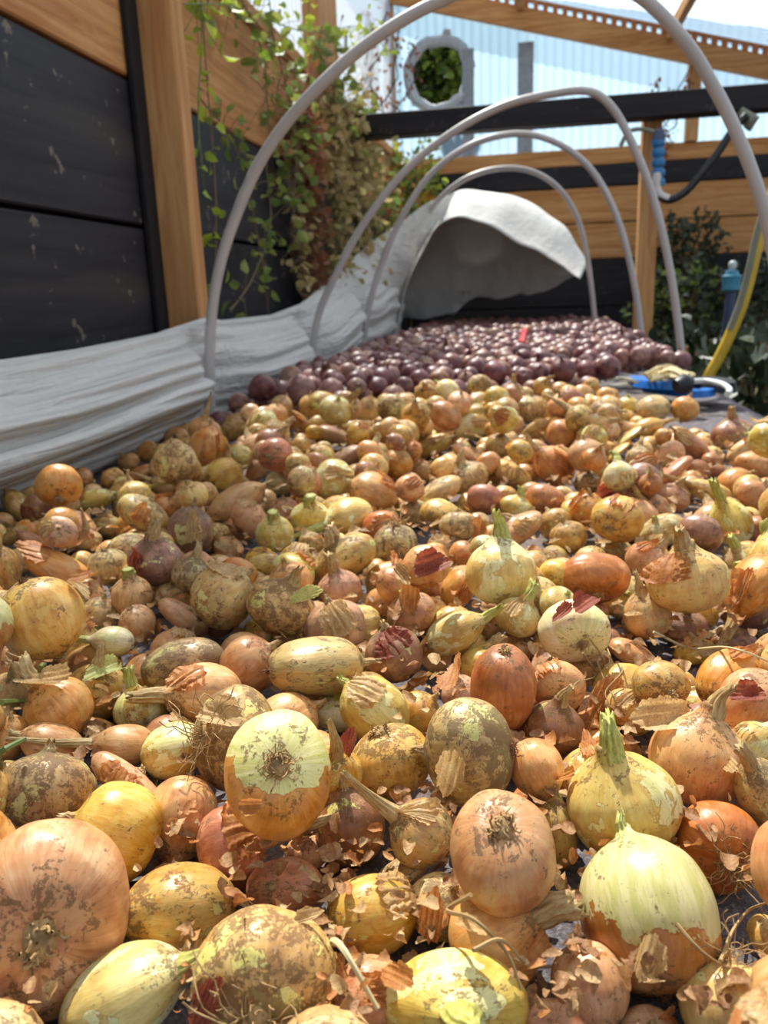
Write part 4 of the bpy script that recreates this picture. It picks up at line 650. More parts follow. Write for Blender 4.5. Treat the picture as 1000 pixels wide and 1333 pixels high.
RED_REST = """40 4505 738 381;93 4822 740 351;-428 3039 734 292;-498 3022 737 294;-205 3491 738 310;54 4203 741 333;-501 6336 745 380;483 4568 733 322;330 5699 735 314;179 2358 687 291;-101 3898 729 316;244 5570 741 369;-89 3318 729 295;467 4708 734 300;3 2790 726 268;167 5883 739 342;-42 5928 738 303;-379 5016 742 346;210 3526 733 341;69 5843 737 359;-665 3712 735 282;198 4359 738 358;-262 4696 741 343;423 5339 742 349;106 2407 687 265;-114 3684 736 322;435 4906 734 336;-117 6128 741 340;-226 5904 739 361;-209 3931 731 261;-795 2476 699 339;-491 2100 699 372;-289 6425 737 385;359 4173 737 332;138 6214 737 375;-629 6132 738 323;357 4896 726 323;-715 3908 732 307;458 3771 733 265;26 3107 734 309;464 5662 738 339;-797 2244 656 386;545 4005 694 377;-461 3539 729 306;-130 5344 741 350;-44 4468 739 321;-348 6026 738 326;-481 4971 742 380;479 3339 732 266;-732 4543 737 296;101 3907 737 303;362 5970 737 323;279 4027 736 283;-70 4574 737 301;155 2545 695 355;494 4923 737 311;-77 5725 735 294;417 5264 732 370;-619 4208 726 285;-136 3259 728 270;-369 6298 740 332;-305 5201 738 326;-29 4062 733 312;355 5573 735 329;-32 4528 735 355;-382 6389 744 376;-295 5639 739 318;-72 6297 740 348;14 5988 741 346;-104 4459 737 299;403 5721 735 375;-682 2371 728 271;45 3164 736 297;-346 2447 696 352;199 2735 695 379;557 4218 697 351;-741 2224 696 359;320 4493 734 277;-701 5629 739 347;478 4811 732 340;-618 3745 735 292;-584 5672 738 321;-611 5162 738 342;-307 4903 735 343;184 4918 735 321;-522 5540 734 368;167 5468 736 322;348 3686 739 333;215 5812 730 339;401 3364 735 284;283 3652 736 321;-144 5991 733 316;-559 4262 738 367;-32 4841 742 376;-438 5277 733 316;-703 5488 741 360;-87 5205 740 372;191 3147 735 284;-732 4450 736 287;-302 6317 734 341;-210 5809 738 326;578 3637 645 274;-303 4966 735 382;117 5341 737 343;81 5602 734 328;-127 5107 736 356;24 5273 740 353;90 6044 734 355;-312 4560 733 308;-534 3689 731 272;404 5634 728 382;-219 6081 737 368;-498 3577 724 310;-211 6322 740 378;-300 5805 739 329;181 2620 697 335;6 4185 730 274;-623 3347 721 316;376 6040 738 379;399 5900 736 348;-450 5431 735 323;460 6264 738 316;-173 5299 740 330;-592 6327 735 286;-312 4725 736 312;239 6407 743 365;-519 2250 693 374;-626 3965 731 284;-647 6475 740 339;129 5022 736 308;422 4215 723 289;166 6434 735 351;-203 6157 737 365;482 6413 739 328;295 4120 734 267;-6 6189 740 327;-388 5123 740 358;483 3208 732 279;-169 5506 739 339;87 4640 739 347;429 4560 732 299;-542 6387 740 368;-631 5098 736 366;-533 4469 736 302;-669 2572 722 329;-259 5972 734 334;132 5838 738 310;133 5686 738 302;83 3747 739 336;187 5409 735 308;-504 3941 731 340;-699 2271 719 296;-410 5510 739 340;-437 6084 738 314;451 6109 731 310;-674 5747 733 352;-690 5090 737 308;470 5301 730 297;-544 4816 736 377;-621 2833 728 296;461 4328 729 297;-690 4399 732 264;-569 5982 730 358;-120 4610 735 275;-230 4835 733 305;478 4497 731 274;79 6176 736 350;311 3905 731 271;-390 2403 691 291;-385 3544 727 304;60 4962 732 309;494 6157 735 279;-723 6119 736 319;355 3874 735 343;-492 4601 735 278;413 4497 731 267;-533 6233 738 318;-325 3423 735 295;-679 6285 736 299;-580 5828 733 340;-539 4937 737 320;-645 3290 729 315;316 6194 739 364;-95 3839 725 268;-627 4399 733 264;-245 5324 739 329;-664 3146 737 302;-461 3478 729 295;164 4183 730 264;-423 4121 733 390;-492 4300 720 324;-629 3648 733 269;-67 4963 743 365;144 3489 732 308;248 3926 734 281;422 4813 731 299;37 4789 735 334;287 5864 736 287;-588 3266 725 277;258 3717 731 284;-163 4813 732 270;76 2901 732 267;-434 2160 653 353;-168 5901 734 280;-518 5279 740 336;-728 5361 733 288;-202 5671 731 345;291 5153 734 299;-292 3842 734 310;49 2397 654 361;-852 2282 649 308;-581 2266 695 306;-469 5493 735 320;-292 5580 733 265;-351 6460 733 327;-497 6013 737 378;-448 3969 734 291;-64 6471 732 380;114 5251 737 301;128 4493 737 298;-728 6310 739 338;-102 4671 732 297;-328 5390 736 301;465 3650 645 271;-813 2388 655 374;92 4023 736 300;156 4664 736 351;-117 4218 732 302;-258 5421 735 314;306 5241 734 282;303 5815 731 276;-859 2434 646 280;-177 2391 689 299;65 5776 724 345;-613 3880 726 312;-146 6239 734 299;-522 3485 736 345;128 6365 737 311;-629 5793 736 288;-469 6158 736 350;292 4297 727 285;384 6357 735 299;-417 5798 735 335;-343 3576 740 334;150 5753 734 300;472 5917 734 289;196 5297 732 304;424 3954 734 273;-143 4967 735 377;99 5415 732 384;-32 5375 730 282;-565 2450 688 273;-19 2533 695 299;133 2676 697 324;219 3641 734 272;-601 4679 732 313;363 5307 734 376;256 3845 734 358;-314 6235 727 315;459 5223 727 296;-105 6060 731 305;-273 3918 730 298;427 3581 645 271;-280 2326 693 278;-713 3461 729 335;-399 5897 729 293;376 3975 732 276;344 5640 733 261;-138 4495 731 272;218 2679 723 286;-103 5925 730 266;122 5502 736 311;416 3807 738 307;455 3858 733 300;321 6039 728 265;64 4573 736 315;-538 4639 733 262;-736 5775 736 348;-219 4912 733 265;65 2556 700 347;-230 2826 694 390;189 3229 692 326;-461 3671 734 278;-577 5889 737 291;403 4995 728 337;158 6051 734 290;-732 4877 732 306;129 4916 733 261;-404 4472 731 285;128 6119 728 312;-617 4127 717 273;-578 5316 735 303;69 6294 732 321;-210 4788 730 281;438 6202 733 271;-543 5363 739 316;-235 4378 732 262;-437 5151 726 279;116 2846 726 265;-424 4691 725 275"""
# ================================================================== structure
def struct(o): o['kind'] = 'structure'; return o
gm = MB(); gm.box((-9, -4, -.1), (9, 16, 0), .01); struct(gm.build('ground', MAT['soil']))
WX = -1.10      # inner face of the side wall
WY = 7.5        # inner face of the end wall
WH = 2.02
wl = struct(empty('wall_left', (WX - .04, 2, 0)))
SEAM = [0, .44, .80, 1.19, 1.58, WH]
def board(name, lo, hi, mat, parent):
    c = [(a + b) / 2 for a, b in zip(lo, hi)]; m = MB(); m.box([a - k for a, k in zip(lo, c)], [b - k for b, k in zip(hi, c)], .005)
    o = m.build(name, mat, parent); pl = parent.location if parent else Vector((0, 0, 0)); o.location = Vector(c) - pl; return o
for k in range(5):
    board('board', (WX - .05, -1.2, SEAM[k] + .006), (WX, WY + .1, SEAM[k + 1] - .006), MAT['black_y'] if k < 4 else MAT['pine'], wl)
board('board_backing', (WX - .07, -1.2, 0), (WX - .052, WY + .1, WH - .02), MAT['black_z'], wl)
board('cap_rail', (WX - .09, -1.2, WH), (WX + .03, WY + .1, WH + .06), MAT['pine'], wl)
wb = struct(empty('wall_back', (.5, WY, 0)))
BS = [(0, .40, 'black_x'), (.41, .80, 'black_x'), (.81, 1.20, 'black_x'), (1.205, 1.49, 'pine_x'), (1.50, 1.78, 'pine_x'), (1.79, 1.96, 'black_x'), (1.96, 2.09, 'pine_x')]
for a, b, mt in BS:
    board('board', (-1.2, WY, a), (3.4, WY + (.05 if b < 2 else .09), b), MAT[mt], wb)
board('board_backing', (-1.2, WY + .052, 0), (3.4, WY + .07, 1.95), MAT['black_z'], wb)

def corrugated(name, P, U, V, nu, wave, amp, nrm, mat, hole=None):
    """sheet spanning P + u U + v V, its waves running along V."""
    P, U, V, nrm = map(lambda a: np.array(a, float), (P, U, V, nrm)); L = np.linalg.norm(U); vs = []; fs = []; nv = 2 if hole is None else 90
    for j in range(nv):
        for i in range(nu + 1):
            u = i / nu; v = j / (nv - 1); vs.append(P + U * u + V * v + nrm * amp * math.sin(2 * math.pi * u * L / wave))
    for j in range(nv - 1):
        for i in range(nu):
            q = (j * (nu + 1) + i, j * (nu + 1) + i + 1, (j + 1) * (nu + 1) + i + 1, (j + 1) * (nu + 1) + i)
            if hole is not None and np.linalg.norm(np.mean([vs[k] for k in q], axis=0)[[0, 2]] - hole[0]) < hole[1]: continue
            fs.append(q)
    return obj(name, mesh(name, vs, fs, mat))
RY = WY + .10
def roof_z(x): return 3.335 - (x + .80) * .266
hc = onY(572, 98, RY); hr = 36 / FPX * 7.4 * 1.0
gl = corrugated('window_1', (-1.3, RY, 2.0), (4.6, 0, 0), (0, 0, 1.6), 460, .076, .005, (0, 1, 0), MAT['wallsheet'], (np.array([hc[0], hc[2]]), hr)); struct(gl)
gs = corrugated('window_2', (WX - .06, -1.2, WH + .04), (0, 8.9, 0), (0, 0, 1.55), 700, .076, .009, (1, 0, 0), MAT['roofsheet']); struct(gs)
rf = corrugated('ceiling', (-1.4, 7.9, roof_z(-1.4) + .09), (0, -9.3, 0), (5.0, 0, -.266 * 5.0), 740, .076, .014, (0, 0, 1), MAT['roofsheet']); struct(rf)
# round vent: rim of torn film round the opening in the end sheet
v = empty('round_vent', tuple(hc)); tag(v, 'round vent hole with a crumpled grey-white rim in the end wall sheet', 'vent')
rnd = random.Random(4); rim = MB(); ring = []
for k in range(26):
    a = 2 * math.pi * k / 26; rr = hr * (1.04 + rnd.uniform(-.05, .06)); ring.append((math.cos(a) * rr, -.02 + rnd.uniform(-.01, .01), math.sin(a) * rr))
ring.append(ring[0]); rim.tube(ring, .045, 7, False); rim.build('rim', plain('grey_film', srgb(186, 194, 200), .6), v, True)
fl = MB()
for k in range(11):
    a = 2 * math.pi * k / 11 + .2; p = np.array([math.cos(a), 0, math.sin(a)]); q = np.array([-math.sin(a), 0, math.cos(a)]); l = rnd.uniform(.03, .09)
    A_ = p * hr * 1.0; fl.add([A_ - q * .05, A_ + q * .05, A_ + p * l + q * .03 - np.array([0, .04, 0]), A_ + p * l - q * .03 - np.array([0, .05, 0])], [(0, 1, 2, 3)])
    fl.add([A_ - q * .05 + np.array([0, .004, 0]), A_ + q * .05 + np.array([0, .004, 0]), A_ + p * l + q * .03 - np.array([0, .036, 0]), A_ + p * l - q * .03 - np.array([0, .046, 0])], [(3, 2, 1, 0)])
fl.build('torn_film', plain('pale_torn_film', srgb(206, 214, 220), .5), v)

def timber(name, lo, hi, mat, label, cat, group=None):
    o = board(name, lo, hi, MAT[mat], None); tag(o, label, cat, group); return o
# uprights
timber('timber_post', (-1.092, 2.37, 0), (-.980, 2.45, 3.3), 'pine_z', 'orange-brown timber post against the black side wall above the white cover', 'post')
timber('timber_batten', (-1.098, 2.30, 0), (-1.076, 2.365, 3.2), 'black_z', 'black upright batten close against the orange-brown side wall post', 'batten')
a = onX(405, 60, WX); b = onX(430, 60, WX)
timber('timber_post', (WX - .04, a[1], WH + .06), (WX + .05, b[1] - .02, 3.4), 'pine_z', 'pale post between clear side sheets above the wall, half behind vines', 'post')
a = onY(499, 60, WY - .02)
timber('timber_post', (a[0], WY - .05, 2.09), (a[0] + .09, WY + .04, roof_z(a[0]) - .02), 'pine_z', 'thin pale corner post where the vines meet the end wall sheet', 'post')
a = onY(895, 120, WY); b = onY(912, 120, WY)
timber('timber_post', (a[0], WY - .03, 2.09), (b[0], WY + .05, roof_z(a[0]) - .05), 'pine_z', 'short post on the end wall between clear sheets, under the sloping rafter', 'post')
a = onY(825, 455, 5.1); b = onY(847, 455, 5.1)
timber('timber_post', (a[0], 5.1, 0), (b[0] + .005, 5.22, 1.88), 'pine_z', 'freestanding orange timber post carrying the long black beam', 'post')
z0 = onY(600, 172, 5.0)[2]; z1 = onY(600, 141, 5.0)[2]
timber('timber_beam', (-1.0, 4.95, z0), (2.4, 5.09, z1), 'black_x', 'long black beam crossing the view above the hoops', 'beam')
for px, w_ in ((611, .1), (684, .13)):
    p = onY(px, 150, WY + .16); s_ = .35 if px < 650 else .5
    timber('metal_strip', (p[0] - w_ / 2, WY + .03, 2.0), (p[0] + w_ / 2, WY + .06, onY(px, 68 if px < 650 else 60, WY + .16)[2]), 'galv', 'narrow grey upright on the end sheet next to the round vent' if px < 650 else 'wider grey upright on the end sheet, farther from the round vent', 'upright strip')
# sloping rafter with a perforated closure strip on top
raf = empty('rafter', (0, WY - .12, 2.8)); tag(raf, 'pale sloping rafter along the end wall with an orange toothed strip', 'rafter')
def slope_box(x0, x1, zo0, zo1, y0, y1, name, mat, parent, n=1, gap=0):
    m = MB()
    for k in range(n):
        a = x0 + (x1 - x0) * k / n; b = x0 + (x1 - x0) * (k + 1 - gap) / n
        P = [(x, y, roof_z(x) + z) for x in (a, b) for y in (y0, y1) for z in (zo0, zo1)]
        m.add(P, [(0, 1, 3, 2), (4, 6, 7, 5), (0, 4, 5, 1), (2, 3, 7, 6), (0, 2, 6, 4), (1, 5, 7, 3)])
    o = m.build(name, mat, parent); 
    if parent: o.location = -parent.location
    return o
slope_box(-1.3, 3.3, -.15, -.0, WY - .12, WY - .06, 'rafter_board', MAT['pine_x'], raf)
slope_box(-1.3, 3.3, .0, .012, WY - .12, WY - .06, 'closure_base', plain('orange_strip', srgb(196, 120, 62), .7), raf)
th = slope_box(-1.3, 3.3, .012, .062, WY - .12, WY - .06, 'closure_teeth', plain('orange_foam', srgb(190, 112, 58), .8), raf, 60, .52); tag(th, kind='stuff')
slope_box(-1.3, 3.3, .062, .078, WY - .12, WY - .06, 'closure_top', plain('orange_strip_top', srgb(200, 130, 76), .7), raf)
for x, lab in ((onY(872, 48, 7.4)[0], 'pale purlin under the clear roof running towards the viewer, nearest the corner'), (onY(678, 10, 7.4)[0], 'pale purlin under the clear roof above the round vent')):
    m = MB(); m.box((-.028, -8.2, -.09), (.028, 0, 0), .004); o = m.build('purlin', MAT['pine']); o.location = (x, WY - .13, roof_z(x) + .065); tag(o, lab, 'purlin')

# ================================================================== bed table
bed = empty('bed_table', (-.2, 3, 0)); tag(bed, 'long growing table covered in dark grey matted fabric under all the onions', 'table')
ys = np.linspace(-.5, 6.95, 150); xs = np.linspace(-.99, .68, 50); vs = []; fs = []
rr_ = np.random.default_rng(2)
for y in ys:
    for x in xs:
        z = TOP - .004 + .0025 * math.sin(x * 31 + y * 7) * math.sin(y * 23)
        e = max(0, x - .62); z -= e * e * 9; vs.append((x + .2, y - 3, z))
nx_ = len(xs)
fs = [(j * nx_ + i, j * nx_ + i + 1, (j + 1) * nx_ + i + 1, (j + 1) * nx_ + i) for j in range(len(ys) - 1) for i in range(nx_ - 1)]
o = obj('fabric_cover', mesh('fabric_cover', vs, fs, MAT['fabric']), bed); sol = o.modifiers.new('s', 'SOLIDIFY'); sol.thickness = .004; sol.offset = -1
board('table_board', (-.985, -.5, TOP - .06), (.66, 6.95, TOP - .03), MAT['black_y'], bed)
for sx, x in ((0, .60), (1, -.97)):
    board('side_board', (x, -.5, TOP - .2), (x + .045, 6.95, TOP - .062), MAT['black_y'], bed)
for y in (-.3, 2.0, 4.3, 6.7):
    for x in (-.9, .52): board('leg', (x, y, 0), (x + .08, y + .08, TOP - .062), MAT['pine_z'], bed)

# ================================================================== hoops
def hoop(pts, y, r, label, foot=True, last_to_ground=True):
    P = [onY(px, py, y) for px, py in pts]; P[0][2] = min(P[0][2], TOP + .005) if foot else P[0][2]
    m = MB(); m.tube(spline(P, 7), r, 12); o = m.build('hoop', MAT['pvc'], None, True); tag(o, label, 'hoop', None)
    return o
hoop([(274, 548), (273, 500), (274, 430), (283, 360), (303, 292), (338, 212), (385, 145), (450, 80), (515, 32), (580, -2), (650, -28), (720, -38), (790, -24), (840, 0), (893, 55), (932, 118), (962, 180), (988, 250), (1004, 315), (1018, 400), (1026, 520), (1030, 700)], 2.25, .0155, 'nearest and largest grey pipe hoop arching out of the top of view')
hoop([(404, 480), (412, 420), (440, 352), (478, 285), (530, 220), (590, 172), (655, 138), (720, 122), (768, 119), (797, 140), (820, 180), (842, 232), (860, 292), (874, 360), (884, 430), (889, 490), (892, 560)], 3.35, .0150, 'second grey pipe hoop, flat kinked top in front of the black beam')
hoop([(470, 450), (480, 400), (500, 335), (525, 280), (560, 228), (605, 193), (655, 176), (700, 177), (745, 198), (780, 235), (806, 290), (822, 350), (832, 410), (838, 470), (841, 520)], 4.4, .0160, 'third grey pipe hoop, ending at the freestanding post')
hoop([(512, 425), (518, 380), (535, 325), (560, 274), (597, 238), (640, 221), (685, 221), (722, 240), (748, 275), (762, 320), (770, 375), (775, 425), (777, 450)], 5.6, .0175, 'farthest and smallest grey pipe hoop, over the end of the white cover')

# ================================================================== fleece cover
cover = empty('fleece_cover', (-.95, 2, TOP)); tag(cover, 'white fleece crop cover gathered along the side wall and bunched over the far end', 'crop cover')
top_px = [(-160, 480), (-80, 476), (0, 470), (100, 455), (200, 435), (265, 414), (285, 418), (350, 411), (390, 396), (413, 378), (440, 360), (470, 336), (500, 308)]
TP = [onX(px, py, -.97) for px, py in top_px]
ty = np.array([p[1] for p in TP]); tz = np.array([p[2] for p in TP])
def topz(y): return float(np.interp(y, ty, tz, left=tz[0]))
N1, N2 = 420, 64; vs = []
yy = np.linspace(.55, 5.75, N1)
g = np.random.default_rng(11)
K = [(g.uniform(2, 5.5), g.uniform(0, 6.3), g.uniform(.3, 1)) for _ in range(9)]
for y in yy:
    zt = topz(y); zb = TOP + .0
    # the swag tightens at each hoop
    tight = sum(math.exp(-((y - h_) / .13) ** 2) for h_ in (2.25, 3.35, 4.4, 5.6))
    for j in range(N2):
        t = j / (N2 - 1)
        belly = math.sin(math.pi * min(1, t * 1.08)) * (.088 - .082 * min(1, tight)) + .02 * (1 - t) * (1 - min(1, tight))
        s_ = t + .05 * math.sin(y * 2.1 + 1.3) * math.sin(math.pi * t) + .018 * math.sin(y * 5.7)
        fold = 0
        for q, (kf, ph, am) in enumerate(K):
            fr = 3.4 + q * 2.1; fold += am / (1 + q * .38) * (abs(math.sin(fr * math.pi * s_ * .5 + ph + .55 * math.sin(y * kf * .55 + ph) + y * (.5 if q % 2 else -.35)))) ** .7
        fold = (fold - 1.3) * .034 * (1 - .72 * min(1, tight)) * math.sin(math.pi * min(1, t * .96 + .02)) ** .5
        x = -.962 + belly + fold; z = zb + (zt - zb) * t + fold * .25
        if t > .97: x -= .012
        vs.append((x + .95, y - 2, z - TOP))
fs = [(i * N2 + j, (i + 1) * N2 + j, (i + 1) * N2 + j + 1, i * N2 + j + 1) for i in range(N1 - 1) for j in range(N2 - 1)]
o = obj('side_drape', mesh('side_drape', vs, fs, MAT['fleece']), cover)
sol = o.modifiers.new('s', 'SOLIDIFY'); sol.thickness = .0015
# hood bunched over the far hoops: lofted between curves that stand at different depths
def resample(P, n):
    P = spline(P, 10); d = np.concatenate([[0], np.cumsum([np.linalg.norm(P[i + 1] - P[i]) for i in range(len(P) - 1)])]); d /= d[-1]
    P = np.array(P); t = np.linspace(0, 1, n); return np.stack([np.interp(t, d, P[:, k]) for k in range(3)], 1)
def loft(curves, name, mat, parent, nu=90, nv=40, wr=.01, seed=1, sol_t=.002, freq=22):
    C_ = [resample(c, nu) for c in curves]; rows = []
    for i in range(nu):
        rows.append(resample([c[i] for c in C_], nv))
    V = np.array(rows); g2 = np.random.default_rng(seed); ph = g2.uniform(0, 6, 6)
    for i in range(nu):
        for j in range(nv):
            u = i / nu; t = j / nv; a = sum(math.sin(freq * (k * .6 + 1) * (u + .07 * math.sin(3 * t + ph[k])) + ph[k]) / (k + 1) for k in range(4))
            V[i, j] += np.array([.5, .4, 1.0]) * a * wr
    vs = [tuple(V[i, j] - np.array(parent.location)) for i in range(nu) for j in range(nv)]
    fs = [(i * nv + j, (i + 1) * nv + j, (i + 1) * nv + j + 1, i * nv + j + 1) for i in range(nu - 1) for j in range(nv - 1)]
    o = obj(name, mesh(name, vs, fs, mat), parent); s2 = o.modifiers.new('s', 'SOLIDIFY'); s2.thickness = sol_t; return o
Y0, Y1, Y2 = 5.55, 6.0, 6.75
lip = [onY(*p, Y0) for p in [(512, 412), (530, 372), (552, 325), (572, 292), (600, 283), (640, 296), (690, 322), (728, 345), (756, 362)]]
lip[0][2] = TOP + .06
mid = [onY(*p, Y1) for p in [(505, 400), (522, 340), (550, 284), (592, 250), (632, 250), (676, 256), (712, 277), (742, 305), (766, 340)]]
rear = [onY(*p, Y2) for p in [(508, 405), (530, 350), (560, 305), (600, 280), (640, 278), (676, 286), (706, 305), (736, 335), (764, 345)]]
loft([lip, mid, rear], 'hood', MAT['fleece_dense'], cover, 90, 40, .006, 3)
# inner side of the bunched fabric, hanging down at the back
ht = [onY(*p, Y2 - .02) for p in [(512, 395), (532, 345), (562, 300), (602, 278), (640, 278), (676, 288), (706, 308), (736, 338), (762, 350)]]
hb = [onY(*p, Y2 + .02) for p in [(512, 412), (535, 414), (560, 414), (590, 408), (616, 389), (650, 388), (690, 383), (722, 374), (757, 352)]]
loft([ht, [(a + b) / 2 + np.array([0, -.10, 0]) for a, b in zip(ht, hb)], hb], 'hanging_back', MAT['fleece_dense'], cover, 90, 30, .008, 5, .002, 30)
# outer flank of the cover between side drape and hood
fa = [onX(*p, -.97) for p in [(413, 380), (440, 360), (470, 336), (500, 310)]]
flank_t = [onX(412, 378, -.985), onX(440, 352, -.98), onX(475, 322, -.96), onY(520, 292, 5.35), onY(560, 262, 5.6), onY(596, 249, 5.9)]
flank_m = [onX(414, 410, -.95), onX(444, 392, -.92), onX(478, 366, -.90), onY(520, 340, 5.3), onY(550, 305, 5.5), onY(574, 284, 5.6)]
flank_b = [onX(404, 455, -.93), onX(440, 438, -.90), onX(470, 420, -.88), onY(508, 404, 5.2), onY(524, 370, 5.45), onY(560, 302, 5.58)]
loft([flank_t, flank_m, flank_b], 'flank', MAT['fleece'], cover, 80, 40, .006, 8, .002, 8)
k = MB(); kp = onY(606, 383, Y2 - .1); k.tube([kp + np.array([-.02, 0, -.05]) - np.array(cover.location), kp - np.array(cover.location), kp + np.array([.0, 0, .03]) - np.array(cover.location)], [.03, .018, .035], 10); k.build('gathered_knot', MAT['fleece'], cover, True)

# ================================================================== pipes and hoses
h1 = empty('water_hose', tuple(onY(860, 200, 4.9))); tag(h1, 'black hose looping from the black beam down to a ribbed blue connector', 'hose')
def rel(P, e): return [p - np.array(e.location) for p in P]
m = MB(); m.tube(rel(spline([onY(*p, 4.85) for p in [(972, 150), (955, 168), (934, 200), (912, 228), (892, 250), (872, 260), (858, 254), (855, 238)]], 7), h1), .021, 12); m.build('hose', MAT['black_hose'], h1, True)
m = MB(); m.tube(rel(spline([onY(*p, 4.85) for p in [(870, 259), (858, 253), (855, 238), (856, 225)]], 6), h1), .0225, 12); m.build('white_hose_end', plain('white_hose', srgb(216, 214, 208), .4), h1, True)
m = MB(); cp = [onY(857, 242 - k * 2.2, 4.87) for k in range(28)]; m.tube(rel(cp, h1), [.026 + .010 * (k % 6 < 4) for k in range(28)], 14); rc = m.build('ribbed_connector', MAT['blue'], h1, True)
m = MB(); m.tube(rel([onY(857, 183, 4.87), onY(858, 172, 4.87), onY(855, 168, 4.87)], h1), [.036, .03, .012], 12); m.build('connector_cap', MAT['navy'], rc, True)
m = MB(); m.tube(rel(spline([onY(*p, 4.87) for p in [(852, 172), (835, 168), (818, 172), (808, 190)]], 5), h1), .012, 8); m.build('thin_tube', MAT['greygreen'], h1, True)
m = MB(); m.tube(rel([onY(962, 146, 4.9), onY(980, 158, 4.9), onY(972, 166, 4.9)], h1), [.03, .04, .03], 10); m.build('bracket', MAT['greygreen'], h1, True)
h2 = empty('garden_hose', tuple(onY(950, 450, 3.4))); tag(h2, 'yellow and grey-green hose hanging down beside the far table edge', 'hose')
PP = spline([onY(*p, 3.4) for p in [(1015, 230), (1000, 268), (989, 305), (979, 350), (967, 395), (951, 435), (935, 468), (918, 498), (905, 530)]], 6)
m = MB(); m.tube(rel(PP, h2), .021, 12); m.build('hose', MAT['yellow_hose'], h2, True)
m = MB(); m.tube(rel([p + np.array([-.012, -.012, 0]) for p in PP[8:30]], h2), .0135, 8); m.build('green_tube', MAT['greygreen'], h2, True)
h3 = empty('stand_pipe', tuple(onY(953, 505, 4.6))); tag(h3, 'dull blue upright pipe with a turquoise cap beyond the table', 'pipe')
m = MB(); a = onY(952, 372, 4.6); m.tube(rel([np.array([a[0], 4.6, 0.0]), a], h3), .026, 12); m.build('pipe', MAT['navy'], h3, True)
m = MB(); m.tube(rel([a + np.array([0, 0, z]) for z in (-.03, -.02, .02, .05, .055, .075, .08)], h3), [.03, .045, .045, .05, .035, .03, .012], 14); pc = m.build('pipe_cap', plain('turquoise_plastic', srgb(66, 140, 168), .4), h3, True)
m = MB(); m.tube(rel([a + np.array([0, 0, z]) for z in (.078, .09, .115, .125)], h3), [.012, .02, .02, .008], 10); m.build('cap_knob', plain('pale_knob', srgb(196, 204, 204), .4), pc, True)
# low rail of the next bed
a = onY(850, 460, 5.6); b = onY(1010, 452, 5.6)
timber('bed_rail', (a[0], 5.6, a[2] - .05), (b[0] + .8, 5.66, a[2] + .04), 'pine_x', 'low orange rail of the next bed behind the blue pipe', 'rail')
a = onY(990, 440, 5.3); timber('bed_post', (a[0] - .04, 5.3, 0), (a[0] + .10, 5.4, a[2] + .05), 'pine_z', 'stub of orange bed post at the edge of view', 'post')

# ================================================================== plants
def leaf_geo(c, d, nrm, L, W, mb):
    d = unit(d); s = unit(np.cross(d, nrm) + 1e-6); u = np.cross(s, d)
    mb.add([c, c + d * L * .35 + s * W * .5 + u * .12 * L, c + d * L * .75 + s * W * .38 + u * .05 * L, c + d * L - u * .15 * L, c + d * L * .75 - s * W * .38 + u * .05 * L, c + d * L * .35 - s * W * .5 + u * .12 * L, c + d * L * .5 - u * .04 * L],
           [(0, 1, 6), (1, 2, 6), (2, 3, 6), (3, 4, 6), (4, 5, 6), (5, 0, 6)])
def vine(pts, n, L, mat, stem, label, spread=.03, seed=1, r=.0025, name='hanging_vine', gap=None):
    g = np.random.default_rng(seed); P = spline(pts, 8); base = np.array(P[0]); e = empty(name, tuple(base)); tag(e, label, 'vine')
    m = MB(); m.tube([p - base for p in P], r, 5); lm = MB()
    for k in range(n):
        i = g.integers(1, len(P)); p = P[i] - base; d = g.normal(size=3) * np.array([.8, .8, .6]) + np.array([.35, -.2, -.5]); q = p + g.normal(size=3) * spread * np.array([.5, 1, 1]); 
        if spread > .02: m.tube([p, (p + q) / 2 + np.array([0, 0, .006]), q], r * .5, 4, False)
        leaf_geo(q, d, g.normal(size=3), 1.5 * L * g.uniform(.6, 1.3), 1.5 * L * g.uniform(.5, .9), lm)
    m.build('stem', MAT[stem], e, True); o = lm.build('leaves', MAT[mat], e, True); tag(o, kind='stuff'); return e
XV = -1.0
def PX(*pp, x=XV): return [onX(px, py, x) for px, py in pp]
vine(PX((262, -20), (262, 60), (258, 150), (264, 230)), 12, .032, 'leaf_lime', 'stem_green', 'thin vine with lime leaves hanging close beside the big side post', .03, 1)
vine(PX((262, 0), (270, 110), (281, 260), (280, 400)), 20, .030, 'leaf_lime', 'stem', 'long straight vine strand with few lime leaves, reaching the white cover', .03, 2)
vine(PX((300, -20), (325, 20), (342, 70), (348, 130), (352, 200)), 46, .032, 'leaf_green', 'stem', 'leafy green vine crossing the top plank of the side wall', .08, 3)
vine(PX((262, 130), (298, 175), (320, 230), (334, 300), (350, 408)), 40, .028, 'leaf_green', 'stem', 'grey-green trailing vine over the black boards, tip touching the cover', .045, 4)
vine(PX((240, 5), (300, 8), (360, 30), (410, 42), (470, 35), (500, 60)), 90, .036, 'leaf_lime', 'stem_green', 'arching lime vine running along the top of the wall past the pale post', .07, 5)
vine(PX((345, 200), (352, 290), (330, 360), (300, 405)), 30, .03, 'leaf_green', 'stem', 'sparse vine loop with small leaves over the lower black board', .04, 6)
vine(PX((392, 120), (398, 200), (404, 280), (412, 370)), 520, .032, 'leaf_brown', 'stem', 'dense curtain of withered red-brown vine on the side wall', .065, 7)
vine(PX((430, 130), (436, 210), (440, 300), (432, 400), (424, 460)), 560, .034, 'leaf_tan', 'stem', 'tan dried vine with pale leaves hanging down onto the white cover', .10, 8)
vine(PX((455, 150), (462, 220), (465, 290), (470, 350)), 480, .042, 'leaf_tan', 'stem', 'dry straw-coloured vine mass next to the corner', .14, 9)
vine(PX((410, 60), (440, 110), (470, 170), (490, 250)), 150, .045, 'leaf_green', 'stem', 'green vine mixed into the top of the dried mass', .12, 10)
